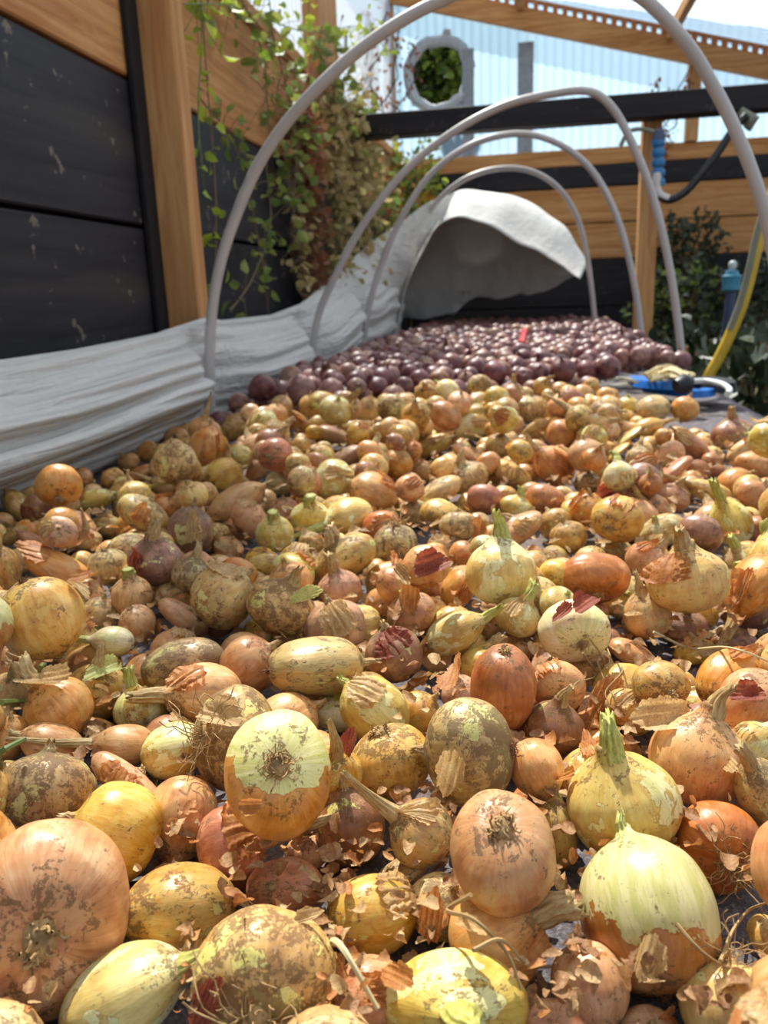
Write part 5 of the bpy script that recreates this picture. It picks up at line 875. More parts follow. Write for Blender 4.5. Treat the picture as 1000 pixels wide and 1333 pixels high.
vine(PX((350, 30), (372, 110), (388, 190), (380, 270)), 120, .04, 'leaf_green', 'stem', 'bushy vine spilling over the top plank in front of the pale post', .09, 12)
vine(PX((400, 280), (392, 330), (400, 380)), 60, .03, 'leaf_tan', 'stem', 'small tan vine end above the second hoop foot', .05, 13)
def twigs(px0, px1, y, n, label, seed, x=None, top=0, bot=250):
    g = np.random.default_rng(seed); b = onY((px0 + px1) / 2, bot, y); e = empty('bare_climber', tuple(b)); tag(e, label, 'climber'); m = MB(); lm = MB()
    for k in range(n):
        p0 = onY(g.uniform(px0, px1), bot, y) - b; pts = [p0]
        for j in range(9):
            pts.append(pts[-1] + np.array([g.normal() * .05, g.normal() * .02, (onY(500, top, y)[2] - onY(500, bot, y)[2]) / 9 * g.uniform(.5, 1.15)]))
        m.tube(spline(pts, 3), .006, 5)
        for j in range(26):
            q = pts[g.integers(1, 10)] + g.normal(size=3) * .03; leaf_geo(q, g.normal(size=3), g.normal(size=3), .045, .03, lm)
    m.build('stem', plain('dark_twig', srgb(84, 66, 58), .8), e, True); tag(lm.build('leaves', MAT['leaf_brown'], e, True), kind='stuff')
twigs(448, 494, 6.4, 6, 'dark twiggy climber against the clear sheets by the corner post', 21, top=-10, bot=200)
twigs(518, 532, 7.2, 2, 'thin bare twig against the end sheet beside the corner post', 22, top=40, bot=160)
twigs(832, 862, 7.46, 3, 'wispy twigs against the end sheet above the black beam', 23, top=85, bot=212)
def bush(name, c, rad, n, L, mats, label, cat, seed, stem='stem', trunk=None):
    g = np.random.default_rng(seed); c = np.array(c, float); base = np.array([c[0], c[1], trunk if trunk is not None else max(0, c[2] - rad[2])]); e = empty(name, tuple(base)); tag(e, label, cat); m = MB(); ls = [MB() for _ in mats]
    for k in range(14):
        d = unit(g.normal(size=3) + np.array([0, 0, .6])); m.tube([np.zeros(3), (c - base) * .6, (c - base) + d * np.array(rad) * .8], [.012, .009, .004], 5)
    for k in range(n):
        d = unit(g.normal(size=3)); q = (c - base) + d * np.array(rad) * g.uniform(.35, 1.0) ** .5 * (1 + .25 * math.sin(d[0] * 7 + d[2] * 5 + seed)); leaf_geo(q, g.normal(size=3) + d, g.normal(size=3) + np.array([0, -.6, .6]), L * g.uniform(.6, 1.3), L * .7, ls[g.integers(len(mats))])
    m.build('stem', MAT[stem], e, True)
    for l_, mt in zip(ls, mats):
        if l_.v: tag(l_.build('leaves', MAT[mt], e, True), kind='stuff')
p = onY(530, 250, 6.9); bush('corner_plant', p, (.26, .2, .36), 520, .06, ['leaf_green', 'leaf_lime', 'leaf_orange', 'leaf_green'], 'green, yellow and orange leafed plant in the corner behind the hoops', 'plant', 31, trunk=0)
p = onY(484, 300, 6.2); bush('corner_plant', p, (.28, .3, .5), 620, .055, ['leaf_tan', 'leaf_green', 'leaf_brown'], 'straw and olive bushy growth in the wall corner beside the second hoop', 'plant', 36, trunk=0)
p = onY(895, 325, 7.2); bush('wall_shrub', p, (.26, .2, .26), 500, .06, ['leaf_shade_tone'], 'dark ivy clump on the orange planks behind the second hoop', 'shrub', 32, trunk=.9)
p = onY(888, 405, 6.6); bush('wall_shrub', p, (.34, .3, .32), 700, .07, ['leaf_shade_tone', 'leaf_shade_tone', 'leaf_green'], 'grey-green shrub in shade right behind the freestanding post', 'shrub', 33, trunk=0)
p = onY(985, 395, 6.4); bush('wall_shrub', p, (.3, .3, .28), 420, .07, ['leaf_shade_tone'], 'shadowy shrub behind the yellow hose', 'shrub', 34, trunk=0)
p = onY(985, 505, 3.7); bush('leafy_crop', p, (.26, .5, .17), 300, .10, ['leaf_shade_tone'], 'dark broad-leaved crop low beyond the table corner', 'plant', 35, trunk=0)
p = onY(925, 470, 4.9); bush('leafy_crop', p, (.3, .4, .2), 420, .08, ['leaf_shade_tone'], 'dark leafy crop under the low orange rail', 'plant', 37, trunk=0)
p = onY(572, 98, 9.2); bush('garden_tree', p, (.75, .6, .8), 6000, .12, ['leaf_green', 'leaf_shade_tone', 'leaf_lime'], 'green tree seen outside through the round vent', 'tree', 38, trunk=0)

# ================================================================== tool and bits on the bed
tl = empty('garden_shears', tuple(onZ(860, 505, TOP))); tag(tl, 'garden shears with blue and black handles lying on the bed edge', 'shears')
def flatbar(pts, w_, z, name, mat, th=.008):
    m = MB(); P = [onZ(px, py, TOP + z) for px, py in pts]; P = spline(P, 6); V = []; n_ = len(P); ws = w_ if hasattr(w_, '__len__') else [w_] * n_; ws = np.interp(np.linspace(0, 1, n_), np.linspace(0, 1, len(ws)), ws)
    for i, p in enumerate(P):
        t = unit(P[min(i + 1, n_ - 1)] - P[max(i - 1, 0)]); s_ = np.cross(t, (0, 0, 1)); q = p - np.array(tl.location)
        V += [q - s_ * ws[i], q + s_ * ws[i], q + s_ * ws[i] * .8 + np.array([0, 0, th]), q - s_ * ws[i] * .8 + np.array([0, 0, th])]
    F_ = [(4 * i + a, 4 * i + (a + 1) % 4, 4 * i + 4 + (a + 1) % 4, 4 * i + 4 + a) for i in range(n_ - 1) for a in range(4)] + [(3, 2, 1, 0), tuple(4 * (n_ - 1) + a for a in range(4))]
    m.add(V, F_); return m.build(name, mat, tl, True)
flatbar([(788, 497), (810, 494), (838, 499)], [.004, .016, .018], .07, 'blade', MAT['steel'])
flatbar([(786, 506), (812, 503), (845, 503)], [.004, .018, .02], .055, 'blade', MAT['steel'])
flatbar([(825, 497), (845, 502), (868, 505), (890, 506)], [.02, .05, .045, .03], .06, 'handle', MAT['toolblue'], .02)
flatbar([(840, 509), (870, 512), (905, 516), (925, 514)], [.015, .04, .04, .02], .035, 'handle', MAT['toolblue'], .02)
m = MB(); m.tube(rel([onZ(880, 503, TOP + .08), onZ(890, 500, TOP + .085), onZ(900, 502, TOP + .08)], tl), [.02, .03, .022], 10); m.build('grip', MAT['toolblack'], tl, True)
flatbar([(903, 507), (920, 505), (938, 508), (948, 512)], [.02, .06, .05, .02], .045, 'grip', MAT['toolblack'], .03)
m = MB(); m.tube(rel(spline([onZ(px, py, TOP + .085) for px, py in [(898, 497), (920, 496), (940, 500), (950, 507), (947, 513)]], 5), tl), .008, 8); m.build('white_edge', plain('pale_rubber', srgb(214, 216, 214), .5), tl, True)
sw = empty('straw_bundle', tuple(onZ(872, 492, TOP + .05))); tag(sw, 'small bundle of pale dry onion stalks behind the blue-handled shears', 'straw')
m = MB(); g = np.random.default_rng(5)
for k in range(34):
    a = onZ(g.uniform(838, 858), g.uniform(487, 499), TOP + g.uniform(.06, .10)); b = onZ(g.uniform(880, 905), g.uniform(486, 499), TOP + g.uniform(.05, .10)); m.tube(rel(spline([a, (a + b) / 2 + np.array([0, 0, g.uniform(0, .03)]), b], 3), sw), .006, 5)
tag(m.build('stalks', MAT['straw'], sw, True), kind='stuff')
m = MB(); P = [onZ(683, 432, TOP + .16), onZ(681, 440, TOP + .15), onZ(678, 450, TOP + .14)]; b_ = P[1]; m.tube([p - b_ for p in P], [.02, .014, .022], 6); o = m.build('red_tag', MAT['redtag'], None, True); o.location = tuple(b_); tag(o, 'small bright red tag among the far red onions', 'tag')
# ================================================================== onions
def field(p, seed, k=4, f0=1.3):
    g = np.random.default_rng(seed); out = np.zeros(len(p))
    for i in range(k):
        for _ in range(3):
            d = g.normal(size=3) * f0 * (1.7 ** i); out += np.sin(p @ d + g.uniform(0, 6.3)) / (1.6 ** i)
    return out / 3
PROF = {
 'round': (.95, [(-1.00, 0), (-.99, .06), (-1.0, .14), (-.97, .30), (-.86, .55), (-.62, .81), (-.3, .96), (0, 1), (.3, .955), (.58, .82), (.80, .58), (.92, .36), (1.0, .19), (1.07, .11), (1.16, .075), (1.2, .0)]),
 'flat': (.76, [(-.93, 0), (-.93, .07), (-1.0, .18), (-1.0, .36), (-.9, .6), (-.66, .84), (-.34, .965), (0, 1), (.34, .96), (.66, .83), (.88, .58), (.98, .34), (1.04, .17), (1.12, .10), (1.2, .07), (1.22, 0)]),
 'neck': (.95, [(-1.0, 0), (-.99, .07), (-1.0, .15), (-.96, .32), (-.84, .58), (-.58, .84), (-.26, .97), (0, 1), (.26, .965), (.5, .86), (.72, .67), (.90, .45), (1.05, .29), (1.2, .2), (1.33, .16), (1.36, .0)]),
 'cut': (.93, [(-1.0, 0), (-.99, .07), (-1.0, .15), (-.96, .32), (-.84, .58), (-.58, .84), (-.26, .97), (0, 1), (.26, .965), (.5, .87), (.72, .70), (.90, .50), (1.02, .36), (1.15, .29), (1.24, .27), (1.26, 0)]),
}
PROF['long'] = PROF['neck']
def interp_prof(pr, n):
    P = np.array(pr); P3 = spline([np.array([a, b, 0]) for a, b in P], 6); P3 = np.array(P3); d = np.concatenate([[0], np.cumsum(np.hypot(*(np.diff(P3[:, :2], axis=0).T)))]); t = np.linspace(0, d[-1], n)
    return np.interp(t, d, P3[:, 0]), np.clip(np.interp(t, d, P3[:, 1]), 0, None)
def bulb_arrays(kind, nu, nv, seed, rough=1.0):
    hz, pr = PROF[kind]; zs, rs = interp_prof(pr, nv); zs = zs * hz; g = np.random.default_rng(seed); th = np.linspace(0, 2 * math.pi, nu, endpoint=False); V = []
    ridge = sum(np.sin(th * k + g.uniform(0, 6)) * a for k, a in ((2, .018), (3, .014), (5, .008), (9, .0025), (17, .0015), (29, .0015)))
    for z, r in zip(zs, rs):
        f = r * (1 + ridge * (1.0 + .5 * abs(z / hz))); V.append(np.stack([f * np.cos(th), f * np.sin(th), np.full(nu, z)], 1))
    V = np.array(V).reshape(-1, 3)
    lump = field(V, seed + 5, 3, 1.1) * .030 * rough + field(V, seed + 9, 3, 5.) * .0055 * rough; rad = np.linalg.norm(V[:, :2], axis=1); wgt = np.clip(rad * 1.6, 0, 1)
    V = V * (1 + (lump * wgt)[:, None]); V[:, 0] += .05 * rough * V[:, 2] ** 2 * np.sin(seed)
    # overlapping edge of an outer skin layer, a shallow step running round the bulb
    n_ = unit(g.normal(size=3)); step = V @ n_ + .12 * field(V, seed + 20, 3, 3.) - g.uniform(-.2, .4); V = V * (1 + (np.clip(step * 18, 0, 1) * .014 * rough * wgt)[:, None])
    F_ = [(j * nu + i, j * nu + (i + 1) % nu, (j + 1) * nu + (i + 1) % nu, (j + 1) * nu + i) for j in range(nv - 1) for i in range(nu)]
    return V, F_
BULB = {}
for k in ('round', 'flat', 'neck', 'cut'):
    for s in range(4):
        V, F_ = bulb_arrays(k, 88, 60, 10 * s + len(k), 1.0); BULB[k, s] = mesh(k + '_onion_bulb', V, F_, SK['g'])
        V, F_ = bulb_arrays(k, 28, 20, 10 * s + len(k), 1.0); BULB[k, s, 'lo'] = mesh(k + '_onion_bulb_far', V, F_, SK['g'])
for s in range(4): BULB['long', s] = BULB['neck', s]; BULB['long', s, 'lo'] = BULB['neck', s, 'lo']
def neck_mesh(L, r0, rend, bend, seed, flat=.6, torn=.12, nu=36, nv=26, ribs=9):
    g = np.random.default_rng(seed); th = np.linspace(0, 2 * math.pi, nu, endpoint=False); V = []; ph = g.uniform(0, 6, 4); tw = g.uniform(-1, 1)
    for j in range(nv):
        t = j / (nv - 1); z = L * t; rr = r0 * (1 - t) ** 1.5 + rend * (1 - (1 - t) ** 1.5); fl_ = 1 - (1 - flat) * t
        cr = 1 + .16 * np.sin(ribs * th + ph[0] + 3 * tw * t) * min(1, t * 3 + .2) + .10 * np.sin((ribs * 2 + 1) * th + ph[1]) * t
        x = rr * cr * np.cos(th); y = rr * cr * np.sin(th) * fl_; a = tw * t; x, y = x * math.cos(a) - y * math.sin(a), x * math.sin(a) + y * math.cos(a)
        bx = bend * L * t * t; zz = z + (torn * L * (np.sin(5 * th + ph[2]) * .5 + np.sin(11 * th + ph[3]) * .3) * (t ** 6)) + .012 * math.sin(17 * t + ph[0])
        V.append(np.stack([x + bx + .02 * math.sin(9 * t + ph[1]), y + .03 * math.sin(6 * t + ph[2]) * t, zz], 1))
    V = np.array(V).reshape(-1, 3); F_ = [(j * nu + i, j * nu + (i + 1) % nu, (j + 1) * nu + (i + 1) % nu, (j + 1) * nu + i) for j in range(nv - 1) for i in range(nu)]
    # collapsed inner face so that the torn end is closed
    b = (nv - 1) * nu; c = V[b:].mean(0) - np.array([0, 0, .12 * min(L, 1)]); V = np.vstack([V, c]); F_ += [(b + i, b + (i + 1) % nu, len(V) - 1) for i in range(nu)]
    return mesh('onion_neck', V, F_, MAT['neck_dry'])
NECK = {'round': [neck_mesh(.32, .16, .09, .1 * s, 50 + s, .6, .3) for s in range(3)],
        'flat': [neck_mesh(.30, .16, .08, .1 * s, 60 + s, .6, .3) for s in range(3)],
        'neck': [neck_mesh(.72 + .1 * s, .27, (.22, .12, .27)[s], (.35, -.3, .15)[s], 70 + s, .5, .16) for s in range(3)],
        'cut': [neck_mesh(.5, .33, .27, .1, 80 + s, .9, .03, ribs=14) for s in range(3)],
        'long': [neck_mesh(1.9 + .3 * s, .28, .10, (.12, -.16, .08)[s], 90 + s, .45, .05) for s in range(3)]}
NZ = {'round': .95 * 1.0, 'flat': .76 * 1.02, 'neck': .95 * 1.08, 'cut': .93 * 1.0, 'long': .95 * 1.08}
def root_mesh(seed, n=38, L=.34, r=.011, plate=True):
    g = np.random.default_rng(seed); m = MB()
    if plate:
        th = np.linspace(0, 2 * math.pi, 18, endpoint=False); V = [(0, 0, -.11)]
        for q, (rr, z) in enumerate(((.07, -.115), (.12, -.08), (.16, -.01), (.17, .04))):
            for t in th: V.append(((rr + g.uniform(-.02, .02)) * math.cos(t), (rr + g.uniform(-.02, .02)) * math.sin(t), z + g.uniform(-.015, .015)))
        F_ = [(0, 1 + (i + 1) % 18, 1 + i) for i in range(18)] + [(1 + j * 18 + i, 1 + j * 18 + (i + 1) % 18, 1 + (j + 1) * 18 + (i + 1) % 18, 1 + (j + 1) * 18 + i) for j in range(3) for i in range(18)]; m.add(V, F_)
    for k in range(n):
        a = g.uniform(0, 6.3); rr = .13 * math.sqrt(g.random()); p = np.array([rr * math.cos(a), rr * math.sin(a), -.06]); d = np.array([math.cos(a) * .8, math.sin(a) * .8, -.8]) ; pts = [p]; l = L * g.uniform(.25, 1.1)
        for j in range(5):
            d = d + g.normal(size=3) * .55; d = unit(d); pts.append(pts[-1] + d * l / 5)
        m.tube(spline(pts, 2), r * g.uniform(.6, 1.2), 4, False)
    return mesh('onion_roots', m.v, m.f, MAT['root'])
ROOT = [root_mesh(100, 46, .2, .014), root_mesh(101, 40, .3), root_mesh(102, 34, .6), root_mesh(103, 30, .18, .016), root_mesh(104, 44, 1.0, .009)]
def skin_mesh(seed, th0, dth, z0, z1, curl=.25, lift=.03, nu=34, nv=26):
    """torn sheet of papery skin that follows the bulb and curls away at its edges."""
    g = np.random.default_rng(seed); V = []; ph = g.uniform(0, 6.3, 8)
    for j in range(nv):
        for i in range(nu):
            u = i / (nu - 1) * 2 - 1; v = j / (nv - 1) * 2 - 1
            uu = u * (1 - .3 * abs(v) + .1 * math.sin(3 * v + ph[0]) + .05 * math.sin(13 * v + ph[1]) + .04 * math.sin(29 * v + ph[2])); vv = v * (1 + .15 * math.sin(2.5 * u + ph[2]) + .05 * math.sin(11 * u + ph[3]) + .04 * math.sin(23 * u + ph[1]))
            th = th0 + uu * dth; ph_ = (z0 + z1) / 2 + vv * (z1 - z0) / 2; e = max(abs(u) ** 3, abs(v) ** 4); q = max(0, math.sin(ph[4] + 2.2 * u + 1.7 * v))
            r = 1.015 + lift + curl * e * (.25 + q) + .022 * math.sin(13 * u + ph[5] + 3 * v) + .014 * math.sin(23 * u + 5 * v + ph[6])
            V.append((r * math.cos(ph_) * math.cos(th), r * math.cos(ph_) * math.sin(th), .95 * r * math.sin(ph_)))
    F_ = [(j * nu + i, j * nu + i + 1, (j + 1) * nu + i + 1, (j + 1) * nu + i) for j in range(nv - 1) for i in range(nu - 1)]
    return mesh('onion_loose_skin', V, F_, MAT['skin_amber'])
SKIN = [skin_mesh(120, 0, .7, .1, 1.1, .12, .012), skin_mesh(121, 0, .5, -.6, .6, .10, .01), skin_mesh(122, 0, .9, .3, 1.2, .14, .015), skin_mesh(123, 0, .4, .2, 1.3, .3, .02), skin_mesh(124, 0, .8, -.9, .1, .08, .008), skin_mesh(125, 0, .35, -.1, .8, .35, .02)]
def add_part(root, name, me, mat, loc=(0, 0, 0), rot=(0, 0, 0), scale=1):
    o = bpy.data.objects.new(name, me); COL.objects.link(o); o.parent = root; o.location = loc; o.rotation_euler = rot; o.scale = (scale,) * 3
    o.material_slots[0].link = 'OBJECT'; o.material_slots[0].material = mat; return o
KIND = {'r': 'round', 'f': 'flat', 'n': 'neck', 'c': 'cut', 'l': 'long'}
RN = random.Random(12)
AUTO_SKIN = {'g': 'skin_amber', 'o': 'skin_amber', 'y': 'skin_cream', 't': 'skin_cream', 'p': 'skin_cream', 'h': 'skin_amber', 'd': 'skin_cream', 'r': 'skin_amber', 'v': 'skin_red', 'w': 'skin_cream'}
camv = Vector(CAM)
def place_onion(i, loc, quat, sc, col, kd, rootflag, det, label, name, group, cat, mats, small=False):
    k = KIND[kd]; lo = () if det else ('lo',); me = BULB[(k, i % 4) + lo]
    o = bpy.data.objects.new(name, me); COL.objects.link(o); q = Quaternion(quat).normalized(); spin = RN.uniform(0, 6.28)
    o.rotation_mode = 'QUATERNION'; o.rotation_quaternion = q; o.location = loc; o.scale = sc
    o.material_slots[0].link = 'OBJECT'; o.material_slots[0].material = mats[col]; tag(o, label, cat, group)
    if col == 'h':
        up = q.inverted() @ Vector((0, .25, 1)).normalized(); o['peel_dir'] = [float(t) for t in up]
    if det:
        view = (camv - o.location).normalized(); ax = q @ Vector((0, 0, 1)); facing = ax.dot(view); nzk = NZ[k]
        if facing > -.55:
            nm = NECK[k][i % 3]; mt = MAT['neck_green'] if col in 'ywh' or k == 'cut' else MAT['neck_dry']
            if cat == 'red onion': mt = MAT['skin_plum']
            add_part(o, 'neck', nm, mt, (0, 0, nzk * 1.0 - .03), (0, 0, spin))
        if facing < .35 and cat != 'red onion':
            big = rootflag or facing < -.3
            add_part(o, 'root_tuft', ROOT[(i * 7) % 5 if rootflag else (0, 3, 1)[i % 3]], MAT['root'] if big else MAT['scar'], (0, 0, -PROF[k][0] * .96), (0, 0, spin), 1.35 if rootflag else 1.0 if big else .8)
        if cat != 'red onion' and RN.random() < .42 and col not in 'hd' and i > 12:
            # a torn sheet on the side that can be seen
            lv = q.inverted() @ (view * .6 + Vector((0, 0, 1)) * .5 + Vector((RN.uniform(-.5, .5), RN.uniform(-.5, .5), 0)))
            add_part(o, 'loose_skin', SKIN[RN.randrange(6)], MAT[RN.choice([AUTO_SKIN[col], AUTO_SKIN[col], 'skin_amber', 'skin_cream'])], (0, 0, 0), (0, 0, math.atan2(lv.y, lv.x)), 1.0)
    return o
POS = []
for i, ln in enumerate(YELLOW.strip().splitlines()):
    a, lab = ln.split('|'); a = a.split(); n_ = list(map(int, a[:10])); c = a[10]
    loc = [v_ / 1000 for v_ in n_[:3]]; sc = [v_ / 10000 for v_ in n_[7:10]]; POS.append((loc, max(sc)))
    place_onion(i, loc, [v_ / 100 for v_ in n_[3:7]], sc, c[0], c[1], c[2] == '1', c[3] != '0', lab, 'yellow_onion', 'yellow onions spread over the bed', 'yellow onion', SK)
def red_label(x, y, c, r, k):
    tone = {'R': 'dark plum', 'S': 'dusty pinkish', 'U': 'bronze-tinted'}[c]; row = 'front edge' if y < 2.6 else 'second rows' if y < 2.9 else 'front half' if y < 3.4 else 'middle' if y < 4.4 else 'far end'
    col = 'beside the white cover' if x < -.6 else 'left of centre' if x < -.3 else 'in mid bed' if x < .1 else 'on the tool side'
    size = 'small' if r < .029 else 'mid-sized' if r < .0345 else 'large'; form = {'r': 'round', 'f': 'flattened', 'n': 'necked', 'c': 'thick-necked'}[k]
    return f'{size} {tone} {form} onion, {row} of the red pile, {col}'
for i, rw in enumerate(RED.split(';')):
    a = rw.split(); n_ = list(map(int, a[:8])); c = a[8]; loc = [v_ / 1000 for v_ in n_[:3]]; s = n_[7] / 10000
    place_onion(i, loc, [v_ / 100 for v_ in n_[3:7]], (s, s, s), c[0], c[1], False, c[2] == '1', red_label(loc[0], loc[1], c[0], s, c[1]), 'red_onion', 'red onions piled on the far half of the bed', 'red onion', RK)
# onions that would still share a label are told apart by their order from left to right
same = {}
for o in COL.objects:
    if o.get('category') in ('yellow onion', 'red onion'): same.setdefault(o['label'], []).append(o)
for lab, os_ in same.items():
    if len(os_) > 1:
        os_.sort(key=lambda o: o.location.x / o.location.y); n_ = len(os_)
        for k, o in enumerate(os_): o['label'] = ('leftmost' if k == 0 else 'rightmost' if k == n_ - 1 else ('second', 'third', 'fourth', 'fifth', 'sixth')[k - 1] + '-from-left') + ' ' + lab
def rest(data, name, mat, label, cat, seed):
    g = np.random.default_rng(seed); protos = [bulb_arrays(k, 20, 14, s, 1.0) for k, s in (('round', 3), ('flat', 4), ('neck', 5), ('round', 6))]; V = []; F_ = []; LC = []; TN = []; base = None; b = 0
    for k, r in enumerate(data.split(';')):
        x, y, z, rr = map(int, r.split()); c = np.array([x, y, z]) / 1000; base = c if base is None else base; P, PF = protos[k % 4]; q = Quaternion(g.normal(size=4)).normalized(); R_ = np.array(q.to_matrix())
        V.append(P @ R_.T * rr / 10000 + c - base); LC.append(P); TN.append(np.full(len(P), g.random())); F_ += [tuple(b + t for t in f_) for f_ in PF]; b += len(P)
    V = np.vstack(V); me = mesh(name, V, F_, mat); a = me.attributes.new('lc', 'FLOAT_VECTOR', 'POINT'); a.data.foreach_set('vector', np.vstack(LC).astype(np.float32).ravel()); a = me.attributes.new('tone', 'FLOAT', 'POINT'); a.data.foreach_set('value', np.concatenate(TN).astype(np.float32))
    o = obj(name, me, None, tuple(base)); tag(o, label, cat, None, 'stuff')
rest(YELLOW_REST, 'yellow_onion_mass', SKR, 'smallest half-hidden yellow onions filling gaps and back rows', 'yellow onions', 1)
rest(RED_REST, 'red_onion_mass', RKR, 'farthest small red onions filling the back of the pile', 'red onions', 2)

# ================================================================== loose skins lying on the heap
FLAKE = []
for s in range(7):
    # a torn piece of a papery bulb shell: cupped, creased along its veins, ragged at the rim
    g = np.random.default_rng(200 + s); V = []; nu, nv = 34, 26; ph = g.uniform(0, 6.3, 8); asp = g.uniform(.4, .85); cup = g.uniform(.5, 1.5); tw = g.uniform(-.5, .5)
    for j in range(nv):
        for i in range(nu):
            u = i / (nu - 1) * 2 - 1; v = j / (nv - 1) * 2 - 1; a = math.atan2(v, u)
            e = 1 + .10 * math.sin(3 * a + ph[0]) + .05 * math.sin(8 * a + ph[1]) + .035 * math.sin(19 * a + ph[2]) + .03 * math.sin(31 * a + ph[3]); k = 1 - .36 * abs(u * v)
            x, y = u * e * k, v * e * k; th = y * cup * asp; yy = math.sin(th) / cup; z = (1 - math.cos(th)) / cup * 1.2 + .14 * x * x * math.sin(ph[4]) + tw * x * yy
            z += .028 * math.sin(15 * y + ph[5] + x) + .016 * math.sin(29 * y + ph[6]) + .07 * max(0, abs(x) - .6) * math.sin(6 * y + ph[7])
            V.append((x, yy, z))
    FLAKE.append(mesh('skin_flake', V, [(j * nu + i, j * nu + i + 1, (j + 1) * nu + i + 1, (j + 1) * nu + i) for j in range(nv - 1) for i in range(nu - 1)], MAT['skin_amber']))
def surf(px, py, up=.0):
    """highest onion surface met by the view through this pixel, lifted a little."""
    d = ray(px, py); best = None; dn = d / np.linalg.norm(d)
    for c, r in POS:
        c = np.array(c); oc = CAM - c; b_ = oc @ dn; q = b_ * b_ - (oc @ oc - r * r)
        if q > 0:
            t = -b_ - math.sqrt(q); 
            if t > 0 and (best is None or t < best[0]): best = (t, c)
    if best is None: p = onZ(px, py, TOP + .012); return p, np.array([0, 0, 1.])
    p = CAM + dn * best[0]; nn = unit(p - best[1]); return p + nn * up, nn
def flake(px, py, size, mat, label, rot=0, tilt=None, shape=0, name='onion_skin', up=.004):
    p, nn = surf(px, py, up); o = bpy.data.objects.new(name, FLAKE[shape % 7]); COL.objects.link(o); z = Vector(unit(nn + np.array([0, 0, .5]) if tilt is None else np.array(tilt)))
    o.rotation_mode = 'QUATERNION'; o.rotation_quaternion = z.to_track_quat('Z', 'Y') @ Quaternion((0, 0, 1), math.radians(rot)); o.location = tuple(p); dist = np.linalg.norm(p - CAM); s = size * dist / FPX
    o.scale = (s, s, s); o.material_slots[0].link = 'OBJECT'; o.material_slots[0].material = MAT[mat]; tag(o, label, 'onion skin', 'loose onion skins'); return o
FLK = [
 (783, 920, 46, 'skin_amber', 'large sheet of amber skin standing above the green and orange onion', 60, (.2, -.9, .5), 0),
 (868, 940, 36, 'skin_cream', 'folded cream skin roll beside the large amber sheet', 10, (0, -.6, .8), 1),
 (530, 885, 30, 'skin_amber', 'bright amber skin flake behind the pale green onion', 20, None, 2),
 (600, 880, 34, 'skin_amber', 'ragged amber skin against the tall russet onion', -20, None, 3),
 (760, 790, 22, 'skin_red', 'dark red curled skin between the copper onion and the cream onion', 30, None, 4),
 (735, 800, 18, 'skin_red', 'small red skin curl on the cream onion', 70, None, 5),
 (845, 1240, 28, 'skin_cream', 'narrow tan skin strip hanging in front of the biggest pale green onion', 75, (0, -.95, .3), 6),
 (695, 1230, 20, 'skin_amber', 'orange crumpled skin at the edge of the bare fabric', 10, None, 1),
 (565, 1190, 32, 'skin_amber', 'upright amber husk behind the orange onion with torn collar', 85, (0, -.9, .4), 2),
 (610, 1218, 20, 'skin_cream', 'crumbly cream skin on the shoulder of the orange onion', 20, None, 3),
 (395, 775, 24, 'skin_green', 'bright lime skin flap standing on the brown onion', 20, (.1, -.8, .6), 0),
 (290, 935, 30, 'skin_cream', 'folded cream skin in front of the papery wrapped onion', -10, None, 4),
 (60, 890, 34, 'skin_cream', 'shredded tan skin over the frayed orange onion', 30, None, 5),
 (135, 875, 26, 'skin_green', 'pale yellow skin lip above the burnt-orange shell', 0, None, 6),
 (165, 885, 16, 'skin_plum', 'small purple skin scrap beside the burnt-orange shell', 40, None, 2),
 (450, 975, 24, 'skin_red', 'red-orange skin hollow between half-peeled onion and streaked tan one', 80, (0, -.8, .5), 0),
 (535, 780, 22, 'skin_amber', 'amber torn cone of skin on the pinkish onion', 90, (0, -.9, .4), 3),
 (620, 690, 20, 'skin_amber', 'orange skin tongue left of the plump upright onion', 85, (0, -.9, .4), 5),
 (800, 640, 26, 'skin_red', 'dark maroon skin sheet in the middle rows near the tool', 30, (0, -.9, .5), 1),
 (560, 735, 26, 'skin_red', 'rusty folded skins between two middle-row onions', 20, None, 4),
 (530, 745, 22, 'skin_cream', 'pale greenish skin fold in the middle rows', -20, None, 2),
 (98, 770, 18, 'skin_cream', 'torn cream skin on top of the big gold onion', 60, None, 6),
 (110, 757, 20, 'skin_amber', 'amber skin scrap behind the big gold onion', 10, None, 3),
 (330, 1045, 16, 'skin_amber', 'amber tatter under the half-peeled onion', 10, None, 1),
 (395, 1200, 18, 'skin_cream', 'pinkish square skin patch on the broad soil-smeared onion', 15, (.1, -.6, .8), 2),
 (275, 1310, 40, 'skin_red', 'dark red skin at the bottom beside the soil-smeared onion', 80, (-.2, -.8, .5), 0),
 (12, 1322, 26, 'skin_cream', 'crumpled tan skin in the bottom corner of the bed', 30, None, 5),
 (525, 1275, 26, 'skin_amber', 'orange-brown skin beside the dark stalk', 30, None, 6),
 (975, 905, 20, 'skin_red', 'rusty torn skin round a hole in an orange onion', 20, None, 4),
 (590, 1000, 30, 'skin_cream', 'twisted papery strip hanging before the soil-caked upright onion', 80, (-.1, -.95, .2), 3),
 (745, 1015, 20, 'skin_amber', 'dry amber strip beside the small shiny orange onion', 60, None, 5),
 (955, 1000, 22, 'skin_cream', 'pale crinkled skin near the dusty pink onion', 20, None, 0),
]
for px, py, s, mt, lab, rot, tilt, sh in FLK: flake(px, py, s, mt, lab, rot, tilt, sh)
g = np.random.default_rng(77)
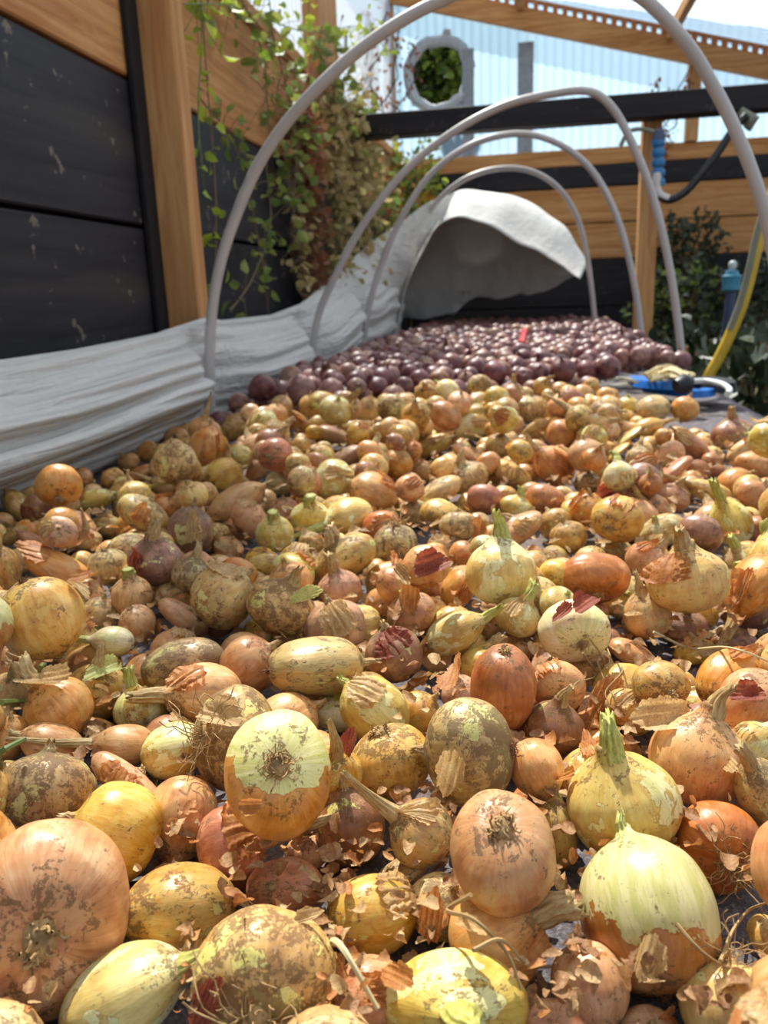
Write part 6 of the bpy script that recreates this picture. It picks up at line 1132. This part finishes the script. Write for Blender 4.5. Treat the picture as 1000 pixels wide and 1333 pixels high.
# many small scraps between the onions
sm = [MB() for _ in range(3)]
for k in range(5200):
    py = 520 + 800 * g.random() ** 1.25; px = g.uniform(0, 1000)
    p = onZ(px, py, TOP + g.uniform(.004, .05)); 
    if not (-.84 < p[0] < .56 and .25 < p[1] < 2.4): continue
    if any(((px - hx) / ha) ** 2 + ((py - hy) / hb) ** 2 < 1 for hx, hy, ha, hb in [(500, 1150, 20, 30), (925, 1200, 75, 80), (715, 1195, 25, 45), (870, 1310, 25, 30), (930, 545, 80, 25)]): continue
    # scraps lie down between the bulbs: a spot on top of a bulb is passed over
    if min(np.linalg.norm(p - np.array(c)) / r for c, r in POS) < .99: continue
    nn = np.array([0, 0, 1.])
    fm = FLAKE[g.integers(7)]; P = np.array([v_.co[:] for v_ in fm.vertices]).reshape(26, 34, 3)[::5, ::4].reshape(-1, 3); s = g.uniform(.005, .013) * min(1, .38 + p[1] * .5)
    z = Vector(unit(nn + g.normal(size=3) * .45)); R_ = np.array((z.to_track_quat('Z', 'Y') @ Quaternion((0, 0, 1), g.uniform(0, 6.3))).to_matrix()); P = P @ R_.T * s + p; a_, b_ = 6, 9
    sm[(0, 1, 2, 2)[g.integers(4)]].add(P, [(j * b_ + i, j * b_ + i + 1, (j + 1) * b_ + i + 1, (j + 1) * b_ + i) for j in range(a_ - 1) for i in range(b_ - 1)])
for m, mt, lab in zip(sm, ('litter_amber', 'litter_cream', 'litter_husk'), ('amber scraps of dry skin scattered all through the yellow onions', 'cream scraps of dry skin scattered all through the yellow onions', 'brownish scraps of dry skin scattered all through the yellow onions')):
    o = m.build('skin_litter', MAT[mt], None, True); tag(o, lab, 'skin scraps', None, 'stuff')
# single long dry strands
def strand(pts, r, label, mat='root', name='dry_root'):
    P = [surf(px, py, u)[0] for px, py, u in pts]; P = spline(P, 6); b_ = P[0]; m = MB(); m.tube([p - b_ for p in P], [r * (1 - .5 * i / len(P)) for i in range(len(P))], 6); o = m.build(name, MAT[mat], None, True); o.location = tuple(b_); tag(o, label, 'dry strand')
strand([(610, 1255, .012), (640, 1242, .01), (680, 1250, .006), (708, 1248, .008), (730, 1258, .004)], .0011, 'long pale root strand over the torn orange onion')
strand([(618, 1158, .004), (600, 1195, .01), (612, 1225, .012), (650, 1250, .006), (670, 1290, .004)], .0014, 'dark curved stem strand crossing the torn orange onion')
strand([(940, 1260, .004), (955, 1210, .014), (975, 1185, .02), (1000, 1195, .01)], .0011, 'looping pale root above bare fabric beside the tiny yellow onion')
strand([(433, 1225, .006), (460, 1260, .016), (490, 1310, .006)], .0022, 'flat straw strip leaning between the bottom onions', 'straw')
strand([(290, 1155, .004), (305, 1180, .012), (320, 1205, .004)], .0007, 'fine grey hair root on top of the broad soil-smeared onion')
strand([(875, 1200, .006), (895, 1225, .012), (925, 1243, .01), (950, 1250, .006)], .0010, 'thin root curling off the biggest pale green onion')
strand([(846, 828, .006), (900, 845, .008), (950, 850, .006), (1000, 868, .006)], .0014, 'long thin straw lying behind the peach-orange onion', 'straw')
strand([(5, 930, .01), (30, 905, .014), (60, 885, .012), (75, 868, .01)], .0028, 'green leaf stalk scrap over the frayed orange onion', 'stem_green', 'leaf_stalk')
strand([(0, 1000, .008), (15, 995, .012), (38, 975, .008)], .003, 'grey-green stalk stub at the edge beside the soil-crusted onion', 'stem_green', 'leaf_stalk')
for k, (x, y) in enumerate([(775, 850), (765, 830), (785, 815), (800, 860), (757, 845)]):
    strand([(x, y, .006), (x + 12, y + 20, .01), (x + 20 - 8 * k, y + 45, .006), (x + 28 - 10 * k, y + 60, .004)], .0009, ['wiry root hanging below the red-skinned onion, straightest', 'wiry root hanging below the red-skinned onion, topmost', 'wiry root curling toward the root-mopped onion', 'wiry root lying across the olive-tan onion', 'wiry root slipping under the cream onion'][k])
